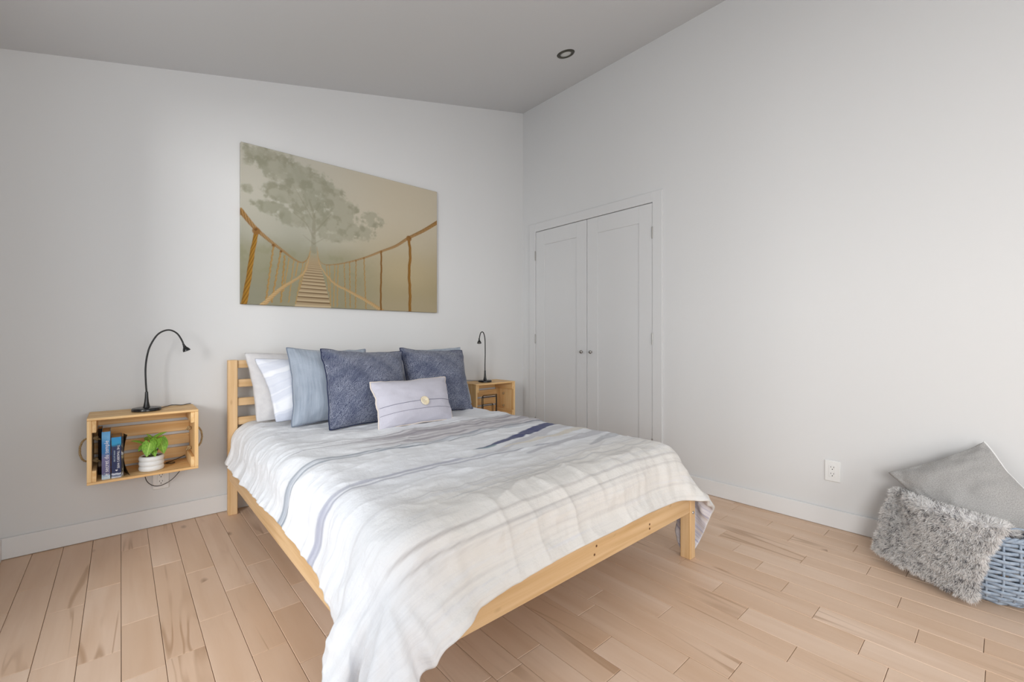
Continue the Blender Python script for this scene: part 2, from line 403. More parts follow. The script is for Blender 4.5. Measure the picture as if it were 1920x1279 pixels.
# -*- next -*-
# ------------------------------------------------------------------ bed
BX0, BX1, BYF, BYB = -2.484, -.900, -2.172, -.062
bed = empty('bed_frame', ((BX0+BX1)/2, -1.1, 0), 'natural pine bed frame with slatted headboard', 'bed')
LG = .048
def bx(name, lo, hi, mat, parent, ch=.002, origin='c'):
    o = tuple((a+b)/2 for a, b in zip(lo, hi)); return MB().box(lo, hi, ch).build(name, mat, parent, origin=o)
for x in (BX0, BX1-LG):
    bx('headboard_post', (x, -.11, 0), (x+LG, BYB, .92), PZ, bed, .003)
for z0, z1 in ((.872, .918), (.757, .803), (.645, .691), (.530, .576), (.40, .446)):
    bx('headboard_slat', (BX0+LG, -.098, z0), (BX1-LG, -.076, z1), PX, bed, .003)
for x in (BX0, BX1-LG):
    lg = bx('leg', (x, BYF, 0), (x+LG, BYF+.052, .335), PZ, bed, .003)
    for z in (.22, .29):
        MB().lathe([(.0068, -.0035), (.0075, -.002), (.0075, .001)], 14, (x+LG/2, BYF, z), 'y').build('bolt', ZINC, lg)
for x in (BX0+.004, BX1-.004-.022):
    bx('side_rail', (x, BYF+.052, .208), (x+.022, -.11, .330), PY, bed, .003)
fb = bx('footboard', (BX0+LG, BYF+.004, .222), (BX1-LG, BYF+.028, .334), PX, bed, .003)
KNOT = plain('pine_knot', lin(96, 56, 28), .6)
for kx, kz in ((-1.30,.268), (-1.30,.250), (-1.66,.290), (-1.672,.262)):
    MB().lathe([(.0045,-.0006),(.0055,.002)], 10, (kx, BYF+.004, kz), 'y').build('knot', KNOT, fb)
for i in range(14):
    y = -2.02+i*.138
    bx('bed_slat', (BX0+.03, y, .222), (BX1-.03, y+.07, .240), PX, bed, .002)
MATT = plain('mattress_ticking', (.75, .75, .74), .8)
mt = MB().box((-2.44, -2.10, .241), (-.945, -.125, .488), .05).build('mattress', MATT, origin=(-1.69, -1.12, .241))
tag(mt, 'white mattress lying in the pine bed under the duvet', 'mattress')
# ------------------------------------------------------------------ duvet: a small cloth simulation, dropped over the mattress
def sim_duvet(X0=-2.625, X1=-.765, Y0=-.125, Y1=-2.30, sp=.022, steps=150, iters=12):
    nx = int(round((X1-X0)/sp))+1; ny = int(round((Y0-Y1)/sp))+1
    gx, gy = np.meshgrid(np.linspace(X0, X1, nx), np.linspace(Y0, Y1, ny))
    wl = np.exp(-((gx-X0)**2+(gy-Y1)**2)/.33**2); wr = np.exp(-((gx-X1)**2+(gy-Y1)**2)/.17**2)
    wh = np.exp(-((gx-X0)**2/.12**2+(gy-Y0)**2/.22**2))
    gx, gy = gx-.17*wl+.22*wr+0*wh, gy-.09*wl-.02*wr
    P = np.stack([gx, gy, np.full_like(gx, .585)], -1); P[..., 2] += .014*(fbm(gx*5, gy*5, 3)-.5)
    ex = 1+.030*fbm(gx*3, gy*2, 5); ey = 1+.026*fbm(gx*2, gy*3, 9)
    V = np.zeros_like(P); dt = 1/60.; g = np.array([0, 0, -9.8]); cons = []; sl = np.s_
    R0 = np.stack([gx, gy], -1)
    def add(a, b, k, s=1.0):
        cons.append((a, b, np.sqrt(((R0[b]-R0[a])**2).sum(-1))*.5*(ex[a]+ey[a])*s, k))
    for p in (0, 1):
        n = (nx-p)//2; add(sl[:, p:p+2*n:2], sl[:, p+1:p+2*n:2], 1.)
        n = (ny-p)//2; add(sl[p:p+2*n:2, :], sl[p+1:p+2*n:2, :], 1.)
        add(sl[p:p+2*n:2, :-1], sl[p+1:p+2*n:2, 1:], .3); add(sl[p:p+2*n:2, 1:], sl[p+1:p+2*n:2, :-1], .3)
    for st, kb in ((2, .08), (4, .10)):
        for p in range(2*st):
            ia = np.arange(p, nx-st, 2*st)
            if len(ia): add(sl[:, ia], sl[:, ia+st], kb)
            ia = np.arange(p, ny-st, 2*st)
            if len(ia): add(sl[ia, :], sl[ia+st, :], kb)
    puff = .050+.030*(fbm(gx*2.2+gy*1.1, gy*2.6-gx*.6, 21, 3)-.5)
    boxes = [((-2.425, -2.11, .22), (-.955, -.12, .50), .075, puff), ((-2.487, -2.176, .20), (-.897, -.06, .335), .012, .022)]
    def collide(P, Q):
        for lo, hi, r, off in boxes:
            c = (np.array(lo)+np.array(hi))/2; h = (np.array(hi)-np.array(lo))/2-r
            q = P-c; s = np.sign(q); s[s == 0] = 1; a = np.abs(q)-h
            o = np.maximum(a, 0); L = np.linalg.norm(o, axis=-1); ins = L <= 1e-9
            d = np.where(ins, a.max(-1), L)-r-off; m = d < 0
            if m.any():
                n = np.where(ins[..., None], np.eye(3)[a.argmax(-1)], o/np.maximum(L, 1e-9)[..., None])
                nn = (n*s)[m]; P[m] += -(d[m])[:, None]*nn
                mv = P[m]-Q[m]; P[m] -= .55*(mv-(mv*nn).sum(-1)[:, None]*nn)
        P[..., 2] = np.maximum(P[..., 2], .014); P[..., 1] = np.minimum(P[..., 1], -.118)
    for s_ in range(steps):
        V += dt*g; V *= .965; Q = P.copy(); P = P+dt*V
        for it in range(iters):
            for a, b, rest, k in cons:
                d = P[b]-P[a]; L = np.sqrt((d*d).sum(-1)); c = (k*.5*(L-rest)/np.maximum(L, 1e-9))[..., None]*d
                P[a] += c; P[b] -= c
            if it % 3 == 2: collide(P, Q)
        collide(P, Q); V = (P-Q)/dt
        sp_ = np.linalg.norm(V, axis=-1, keepdims=True); V *= np.minimum(1, 2.5/np.maximum(sp_, 1e-9))
    return P, gx, gy
def up1(A, m, ax):
    A = np.moveaxis(A, ax, 0); n = A.shape[0]; P = np.concatenate([(2*A[:1]-A[1:2]), A, (2*A[-1:]-A[-2:-1])]); out = np.empty(((n-1)*m+1,)+A.shape[1:])
    for k in range(m):
        t = k/m; a, b, c, d = P[:-3], P[1:-2], P[2:-1], P[3:]
        out[k::m][:n-1] = .5*(2*b+(c-a)*t+(2*a-5*b+4*c-d)*t*t+(3*b-a-3*c+d)*t**3)
    out[-1] = A[-1]; return np.moveaxis(out, 0, ax)
def smooth_grid(A, n):
    for _ in range(n):
        B = A.copy(); B[1:-1] = A[1:-1]*.5+(A[:-2]+A[2:])*.25; A = B
        B = A.copy(); B[:, 1:-1] = A[:, 1:-1]*.5+(A[:, :-2]+A[:, 2:])*.25; A = B
    return A
def normals(P):
    du = np.gradient(P, axis=1); dv = np.gradient(P, axis=0); n = np.cross(dv, du); return n/np.maximum(np.linalg.norm(n, axis=-1, keepdims=True), 1e-9)
DP, dgx, dgy = sim_duvet()
DP[:6, :, 0] = DP[6, :, 0]; DP[:6, :, 2] = DP[6, :, 2]
DP = smooth_grid(DP, 1)
UPM = 4
G3 = np.concatenate([DP, dgx[..., None], dgy[..., None]], -1); G3 = up1(up1(G3, UPM, 0), UPM, 1)
P = G3[..., :3]; gx, gy = G3[..., 3], G3[..., 4]
Nn = normals(P)
if Nn[60, 200, 2] < 0: Nn = -Nn
# fine creases of washed cotton
edge = sstep(-2.42, -2.52, gx)+sstep(-2.06, -2.2, gy); edge = np.clip(edge, 0, 1)
cr = (fbm(gx*9+fbm(gx*3, gy*3, 4)*3, gy*4, 31, 3)-.5)*.011+(np.abs(fbm(gx*4+gy*7, gy*5-gx*3, 41, 3)-.5)*-.026)+.0025*(fbm(gx*30, gy*30, 51, 2)-.5)
crl = (fbm(gx*3, gy*11, 61, 3)-.5)*.026*sstep(-2.36, -2.5, gx)+(fbm(gx*14, gy*3, 71, 3)-.5)*.020*sstep(-2.04, -2.2, gy)
ta = np.arctan2(-2.10-gy, -2.43-gx); ra = np.hypot(gx+2.43, gy+2.10); qd = sstep(-.12, .06, -2.40-gx)*sstep(-.12, .06, -2.07-gy)
fold = .017*(1+np.sin(ta*15+3.5*fbm(ta*2, ra*3, 401, 2)))*sstep(.05, .28, ra)*qd
ta2 = np.arctan2(-2.10-gy, gx+.96); ra2 = np.hypot(gx+.96, gy+2.10); qd2 = sstep(-.12, .06, gx+.98)*sstep(-.12, .06, -2.07-gy)
fold = fold+.010*(1+np.sin(ta2*14))*sstep(.05, .25, ra2)*qd2
def ridge(ax_, ay_, sd_, k=7): return (1-np.abs(2*fbm(ax_, ay_, sd_, 3)-1))**k
msk = sstep(.40, .62, fbm(gx*1.7, gy*1.7, 431, 2))
crease = .0085*ridge(gx*5.5+gy*2.5, gy*2.2-gx*1.0, 411)*msk+.0065*ridge(gx*3+gy*1.5, gy*8-gx*2, 421)*(1-msk)
crease = crease+.010*ridge(gx*7, gy*1.6, 441, 6)*sstep(-1.75, -2.1, gy)+.008*ridge(gx*1.6, gy*7, 451, 6)*sstep(-2.2, -2.42, gx)
disp = np.maximum(cr+crl, -.009)+fold+crease-.002; P = P+Nn*disp[..., None]
# painted stripes of the cover
def duvet_colour(gx, gy):
    C = np.empty(gx.shape+(3,)); C[:] = lin(236, 238, 242)
    def lay(mask, rgb, a=1.0):
        m = np.clip(mask*a, 0, 1)[..., None]; C[:] = C*(1-m)+np.array(lin(*rgb))*m
    wob = (fbm(gx*1.3, gy*1.3, 81, 3)-.5)*.05; yy = gy+wob*.6; xx = gx
    streak = fbm(gx*1.1, gy*75, 91, 3); str2 = fbm(gx*2.2+7, gy*38, 95, 3)
    foot = sstep(-1.72, -1.98, gy+(.12*(fbm(gx*2, gy*2, 5)-.5)))*sstep(-2.5, -2.2, gx)
    lay(foot, (224, 219, 211), .75)
    lay(sstep(.52, .70, streak)*(.35+.65*foot), (194, 191, 190), .42); lay(sstep(.50, .62, fbm(gx*.8+3, gy*130, 97, 2))*(.4+.6*foot), (204, 204, 208), .4)
    lay(sstep(.6, .72, str2), (222, 223, 228), .45)
    head = sstep(-.55, -.9, gy); lay(sstep(.42, .7, fbm(gx*3, gy*3, 15))*(1-foot), (226, 227, 233), .35)
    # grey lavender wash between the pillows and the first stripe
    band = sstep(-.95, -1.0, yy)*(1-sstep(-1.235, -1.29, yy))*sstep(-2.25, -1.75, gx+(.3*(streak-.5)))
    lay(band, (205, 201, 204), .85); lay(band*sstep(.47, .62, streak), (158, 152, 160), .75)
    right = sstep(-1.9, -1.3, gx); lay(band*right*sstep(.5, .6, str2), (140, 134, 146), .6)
    def line(yc, w, rgb, a, xa=-9, xb=9, sf=.12):
        d = np.abs(yy-yc)/w; m = np.clip(1.35-d, 0, 1)*sstep(xa-sf, xa, gx)*(1-sstep(xb, xb+sf, gx))*(.55+.9*np.clip(streak-.2, 0, .6))
        lay(m, rgb, a)
    line(-.975+.02*np.sin(gx*4), .006, (110, 104, 118), .9, -2.2); line(-1.07, .005, (128, 124, 134), .8, -2.35, -1.2); line(-1.15, .004, (140, 136, 146), .7, -1.9); line(-1.20, .007, (150, 146, 156), .7, -1.8)
    sl = .05*sstep(-2.1, -1.2, gx)
    line(-1.285+sl, .012, (138, 146, 160), 1., -9, -1.0, .5); line(-1.330+sl*.8, .009, (126, 136, 150), 1., -9, -1.5, .5); line(-1.307+sl*.9, .012, (190, 196, 206), .8, -9, -1.0, .5)
    lay(np.clip(1-np.abs(yy+1.305)/.035, 0, 1)*sstep(-2.4, -2.5, gx), (150, 160, 174), .6)
    line(-1.655-.02*right, .012, (150, 152, 172), .95, -9, -1.95, .4); line(-1.685-.02*right, .007, (140, 142, 160), .9, -9, -1.5, .4)
    lay(np.clip(1-np.abs(yy+1.67)/.03, 0, 1)*sstep(-2.38, -2.48, gx), (150, 153, 176), .65)
    line(-1.90, .004, (170, 170, 176), .6, -2.2); line(-1.965, .004, (160, 162, 168), .6, -2.1); line(-2.09, .005, (170, 164, 162), .6, -2.35); line(-2.13, .004, (168, 164, 164), .6, -2.35)
    def stroke(pts, w0, w1, rgb, a, rag=.35):
        pts = catmull(pts, 6); best = np.full(gx.shape, 9.); tt = np.zeros(gx.shape); n = len(pts)-1
        for i in range(n):
            ax_, ay = pts[i]; bx_, by = pts[i+1]; dx, dy = bx_-ax_, by-ay
            t = np.clip(((gx-ax_)*dx+(gy-ay)*dy)/(dx*dx+dy*dy), 0, 1); d = np.hypot(gx-ax_-t*dx, gy-ay-t*dy)
            u = d < best; best = np.where(u, d, best); tt = np.where(u, (i+t)/n, tt)
        w = (w0+(w1-w0)*tt)*(1+rag*(fbm(gx*6, gy*40, 33, 3)-.5)*2)
        lay(np.clip((w-best)/.006, 0, 1), rgb, a)
    stroke([(-1.70, -1.64), (-1.45, -1.55), (-1.1, -1.44), (-.8, -1.46)], .02, .05, (206, 206, 212), .9)
    stroke([(-1.75, -1.56), (-1.57, -1.515), (-1.36, -1.44), (-1.06, -1.355), (-.83, -1.40)], .010, .052, (66, 72, 116), 1.)
    stroke([(-1.78, -1.57), (-1.64, -1.545)], .005, .016, (120, 150, 156), .8)
    stroke([(-1.62, -1.76), (-1.37, -1.72), (-1.08, -1.69), (-.85, -1.68)], .015, .05, (196, 196, 202), .9)
    stroke([(-1.32, -1.85), (-1.15, -1.80), (-.95, -1.77)], .01, .035, (184, 185, 190), .9)
    stroke([(-1.62, -1.60), (-1.35, -1.58), (-1.05, -1.56), (-.82, -1.57)], .01, .05, (226, 220, 208), .9)
    return C
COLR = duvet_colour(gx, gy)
def duvet_mat():
    m = NT('printed_cotton_cover', .85, .15); a = m.n('ShaderNodeVertexColor', layer_name='paint').outputs[0]
    uv = m.coord('UV'); n = m.noise(m.mapping(uv, (2, 60, 1)), 3, 3)
    m.color(m.mix(m.math('MULTIPLY', m.ramp(n, [(.5, 0.), (.7, 1.)]), .10), a, (.45, .45, .50)))
    m.bump(m.math('ADD', m.math('MULTIPLY', m.noise(uv, 70, 4, .6), 1.), m.math('MULTIPLY', m.noise(uv, 900, 1), .15)), .55, .005); m.sheen(.15); return m.m
def lining_mat():
    m = NT('lavender_striped_lining', .85, .15); uv = m.coord('UV')
    n = m.noise(m.mapping(uv, (30, 1, 1)), 3, 3); n2 = m.noise(m.mapping(uv, (11, .6, 1)), 3, 2)
    c = m.mix(m.ramp(n, [(.45, 0.), (.6, 1.)]), lin(216, 213, 218), lin(176, 176, 196)); c = m.mix(m.ramp(n2, [(.55, 0.), (.65, .7)]), c, lin(196, 186, 180)); m.color(c); return m.m
ny, nx = gx.shape; th = .016
e1 = np.minimum(np.minimum(np.arange(nx), nx-1-np.arange(nx))[None, :], np.minimum(np.arange(ny), ny-1-np.arange(ny))[:, None]).astype(float)
Pin = P-Nn*th
Vd = np.concatenate([P.reshape(-1, 3), Pin.reshape(-1, 3)]); NV = ny*nx
Fo = grid_faces(ny, nx); Fi = grid_faces(ny, nx, NV, True)
keep = (np.abs((gx-(-1.67))) > .62) | (gy < -1.93) ; keep = keep.ravel(); Fi = Fi[keep[Fi-NV].all(1)]
idx = np.arange(NV).reshape(ny, nx); loop = np.concatenate([idx[0, :], idx[1:, -1], idx[-1, -2::-1], idx[-2:0:-1, 0]]); nxt = np.roll(loop, -1)
Fr = np.stack([loop, loop+NV, nxt+NV, nxt], 1)
UVd = np.stack([gx.ravel(), gy.ravel()], 1)
Fd = np.concatenate([Fo, Fi, Fr])
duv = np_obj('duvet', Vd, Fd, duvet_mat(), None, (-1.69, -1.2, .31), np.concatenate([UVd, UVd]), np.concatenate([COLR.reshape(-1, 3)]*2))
duv.data.materials.append(lining_mat())
mi = np.zeros(len(duv.data.polygons), np.int32); mi[len(Fo):len(Fo)+len(Fi)] = 1; duv.data.polygons.foreach_set('material_index', mi)
tag(duv, 'white duvet with grey and navy painted stripes draped over the bed', 'duvet')

# ------------------------------------------------------------------ cushions
def cushion(name, BLc, BRc, TRc, TLc, T, mat, label, cat, n=44, pinch=.05, seed=0, group=None, p=2.2, q=.55, wr=.006, sag=.15, flange=0, curl=0, back=.35):
    c = [np.array(v, float) for v in (BLc, BRc, TRc, TLc)]
    u = np.linspace(-1, 1, n+1); U, Vv = np.meshgrid(u, u)          # rows: v from bottom to top
    # denser near the rim
    U = np.sin(U*PI/2)*.6+U*.4; Vv = np.sin(Vv*PI/2)*.6+Vv*.4
    Up = U*(1-pinch*(1-Vv**2)*(.3+.7*U**2)); Vp = Vv*(1-pinch*(1-U**2)*(.3+.7*Vv**2))
    # soft round corners
    rr = (np.abs(U)*np.abs(Vv))**9; Up = Up*(1-.022*rr); Vp = Vp*(1-.022*rr)
    s, t = (Up+1)/2, (Vp+1)/2
    mid = (c[0]*((1-s)*(1-t))[..., None]+c[1]*(s*(1-t))[..., None]+c[2]*(s*t)[..., None]+c[3]*((1-s)*t)[..., None])
    xw = (c[1]-c[0]+c[2]-c[3]); yw = (c[3]-c[0]+c[2]-c[1]); N = np.cross(xw, yw); N /= np.linalg.norm(N)
    if N[1] > 0: N = -N
    fl = 1-flange
    uu, vv = np.clip(np.abs(U)/fl, 0, 1), np.clip(np.abs(Vv)/fl, 0, 1)
    h = T/2*np.maximum((1-uu**p)*(1-vv**p), 0)**q*(1+sag*(-Vv)*.6)
    w1 = (fbm(U*3+seed*3.1, Vv*3+seed*1.7, seed, 4)-.5)
    rim = np.clip(np.maximum(np.abs(U), np.abs(Vv)), 0, 1)
    pk = (fbm(U*11+seed, Vv*11, seed+5, 2)-.5)*sstep(.55, .95, rim)*(1-sstep(.97, 1., rim))
    hf = np.maximum(h+(w1*wr*4+pk*wr*1.6)*sstep(1., .9, rim), 0)
    bend = curl*(Vv**2-.3)[..., None]*N
    edgew = (fbm(U*4+seed*2, Vv*4, seed+9, 2)-.5)*.03
    F_ = mid+N*hf[..., None]+bend+N*(edgew*sstep(.7, 1, rim))[..., None]
    B_ = mid-N*(h*back)[..., None]+bend+N*(edgew*sstep(.7, 1, rim))[..., None]
    m = n+1; idf = np.arange(m*m).reshape(m, m); idb = np.full((m, m), -1); inner = np.zeros((m, m), bool); inner[1:-1, 1:-1] = True
    idb[inner] = m*m+np.arange(inner.sum()); idb[~inner] = idf[~inner]
    V = np.concatenate([F_.reshape(-1, 3), B_[inner]])
    def fc(I, flip):
        f = np.stack([I[:-1, :-1], I[:-1, 1:], I[1:, 1:], I[1:, :-1]], -1).reshape(-1, 4); return f[:, ::-1] if flip else f
    Fc = np.concatenate([fc(idf, False), fc(idb, True)])
    sx, sy = np.linalg.norm(c[1]-c[0]), np.linalg.norm(c[3]-c[0])
    UV0 = np.stack([U*sx/2, Vv*sy/2], -1); UV = np.concatenate([UV0.reshape(-1, 2), UV0[inner]+5])
    org = (c[0]+c[1])/2
    ob = np_obj(name, V, Fc, mat, None, org, UV); tag(ob, label, cat, group)
    ring = [F_[0, i] for i in range(0, m-1)]+[F_[i, -1] for i in range(0, m-1)]+[F_[-1, i] for i in range(m-1, 0, -1)]+[F_[i, 0] for i in range(m-1, 0, -1)]
    surf = lambda a, b: F_[int(round((b+1)/2*n)), int(round((a+1)/2*n))]
    return ob, ring, F_, N
def velvet(name, c1, c2, rib=0):
    m = NT(name, .9, .15); uv = m.coord('UV')
    n1 = m.noise(m.mapping(uv, (90, 6, 1)) if rib else uv, 1. if rib else 16, 4, .6); n2 = m.noise(uv, 5, 3, .6)
    c = m.mix(m.ramp(n1, [(.3, 0.), (.7, 1.)]), c1, c2); c = m.mix(m.math('MULTIPLY', m.ramp(n2, [(.35, 0.), (.7, 1.)]), .35), c, tuple(x*1.25 for x in c2))
    m.color(c); m.sheen(.6, .4); h = n1
    if rib: h = m.n('ShaderNodeTexWave', {'Vector': uv, 'Scale': 55., 'Distortion': 1.5}, bands_direction='X').outputs[1]
    m.bump(h, .3, .0015); return m.m
def chenille():
    m = NT('navy_chenille', .95, .1); uv = m.coord('UV')
    w = m.n('ShaderNodeTexWave', {'Vector': m.mapping(uv, rot=(0, 0, .7)), 'Scale': 60., 'Distortion': 9., 'Detail': 2., 'Detail Scale': 2.5}, bands_direction='X').outputs[1]
    n = m.noise(uv, 130, 3, .75); n2 = m.noise(uv, 9, 4, .6)
    f = m.math('ADD', m.math('MULTIPLY', w, .45), m.math('MULTIPLY', n, .55))
    c = m.mix(m.ramp(f, [(.42, 0.), (.62, 1.)]), lin(40, 50, 82), lin(168, 174, 192))
    c = m.mix(m.math('MULTIPLY', m.ramp(n2, [(.42, 0.), (.62, 1.)]), .6), c, lin(50, 60, 94)); m.color(c); m.sheen(.3)
    m.bump(f, .8, .004); return m.m
def sham_mat(scale, c2):
    m = NT('striped_white_cotton', .85, .15); uv = m.coord('UV'); mp = m.mapping(uv, (1, 1, 1), rot=(0, 0, -.35))
    sp = m.n('ShaderNodeSeparateXYZ', {0: mp}).outputs[1]
    d = m.math('ADD', sp, m.math('MULTIPLY', m.noise(uv, 4, 3), .10))
    f = m.noise(m.n('ShaderNodeCombineXYZ', {'Y': m.math('MULTIPLY', d, 5.5)}).outputs[0], 1.6, 3, .5)
    c = m.mix(m.ramp(f, [(.44, 0.), (.50, .75), (.56, .55), (.60, 1.), (.66, 1.)]), lin(238, 240, 246), lin(208, 213, 227))
    m.color(c); m.bump(m.noise(uv, 60, 4), .2, .003); return m.m
BLUEV = velvet('blue_grey_velvet', lin(140, 151, 166), lin(168, 177, 190), 1)
CHEN = chenille(); SHAM = sham_mat(1, 0)
LINEN = fabric('pale_grey_cotton', lin(206, 204, 206), lin(214, 212, 212), 30, 700, .85, .1, .15)
pl1 = cushion('pillow', (-2.375, -.27, .560), (-1.70, -.27, .560), (-1.70, -.15, .955), (-2.415, -.15, .968), .17, LINEN, 'plain pale grey sleeping pillow propped against the headboard, outermost by the post', 'pillow', seed=3, pinch=.05)[0]
sh1, ring, _, _ = cushion('pillow_sham', (-2.300, -.385, .566), (-1.66, -.385, .560), (-1.66, -.27, .93), (-2.385, -.255, .936), .13, SHAM, 'white pillow in a sham with pale blue stripes, in front of the plain grey one', 'pillow', seed=5, pinch=.07, group='striped shams')
cushion('pillow_sham', (-1.56, -.29, .560), (-.94, -.29, .560), (-.96, -.17, .90), (-1.60, -.17, .90), .10, SHAM, 'white pillow mostly hidden behind the dark cushions near the far crate', 'pillow', seed=6, pinch=.04, group='striped shams')
PIPEB = plain('blue_grey_piping', lin(122, 132, 148), .9)
b1, ring, _, _ = cushion('velvet_cushion', (-2.245, -.50, .548), (-1.745, -.48, .548), (-1.735, -.32, .982), (-2.225, -.31, 1.000), .19, BLUEV, 'light blue-grey ribbed velvet cushion beside the white striped pillow', 'cushion', seed=8, pinch=.10, group='velvet cushions')
MB().tube([tuple(p) for p in ring], .0035, 6, True).build('piping', PIPEB, b1, smooth=True)
b2, ring, _, _ = cushion('velvet_cushion', (-1.40, -.42, .548), (-.92, -.42, .548), (-.905, -.225, .984), (-1.39, -.225, .970), .12, BLUEV, 'blue-grey cushion with only its top edge showing behind a navy cushion', 'cushion', seed=9, pinch=.05, group='velvet cushions')
NPIPE = plain('navy_piping', lin(40, 48, 78), .95)
n1, ring, _, _ = cushion('chenille_cushion', (-2.105, -.690, .540), (-1.585, -.66, .535), (-1.548, -.47, .965), (-2.082, -.47, .993), .22, CHEN, 'dark navy textured cushion in the middle, behind the button cushion', 'cushion', seed=12, pinch=.085, group='navy cushions')
MB().tube([tuple(p) for p in ring], .004, 6, True).build('piping', NPIPE, n1, smooth=True)
n2, ring, _, _ = cushion('chenille_cushion', (-1.555, -.585, .535), (-1.055, -.60, .535), (-.995, -.385, .964), (-1.520, -.37, .988), .21, CHEN, 'dark navy textured cushion nearest the far crate and lamp', 'cushion', seed=14, pinch=.085, group='navy cushions')
MB().tube([tuple(p) for p in ring], .004, 6, True).build('piping', NPIPE, n2, smooth=True)
LAV = fabric('lavender_grey_linen', lin(192, 190, 202), lin(204, 202, 212), 40, 900, .9, .15, .2, (30, 1, 1))
lb, ring, FS, LN = cushion('lumbar_cushion', (-1.905, -.885, .545), (-1.385, -.835, .540), (-1.345, -.69, .800), (-1.895, -.735, .800), .15, LAV, 'small oblong lavender-grey cushion with a cream button', 'cushion', seed=17, pinch=.07, wr=.004)
PIPEC = plain('cream_piping', lin(226, 214, 204), .9); MB().tube([tuple(p) for p in ring], .0042, 6, True).build('piping', PIPEC, lb, smooth=True)
SEAM = plain('pleat_shadow_thread', lin(128, 128, 146), .95)
nn = FS.shape[0]-1
for row, nm in ((.43, 'flap_edge'), (.30, 'pleat')):
    r_ = row*nn; k = int(r_); fr = r_-k
    pts = [tuple(FS[k, i]*(1-fr)+FS[k+1, i]*fr+LN*.001) for i in range(1, nn)]
    MB().tube(pts, [.0016 if nm == 'flap_edge' else .0011]*len(pts), 5).build(nm, SEAM, lb, smooth=True)
bc = FS[int(.43*nn), int(.53*nn)]+LN*.005
BUT = fabric('horn_button', lin(240, 230, 206), lin(226, 210, 178), 40, 400, .4, 0, .05, which='Object')
bt = MB().lathe([(.001, .0012), (.017, .0018), (.0235, .0048), (.0270, .004), (.0285, .001), (.026, -.002), (.001, -.002)][::-1], 28).build('button', BUT, lb, smooth=True)
bt.location = Vector(bc)-world_loc(lb); bt.rotation_euler = Vector(LN).to_track_quat('Z', 'Y').to_euler()
bt['label'] = 'round cream horn button'
for a in (-.005, .005): MB().lathe([(.0016, .0012), (.0016, .0026)], 8, (a, -a*.6, 0)).build('button_hole', SEAM, bt).location = (0, 0, 0)
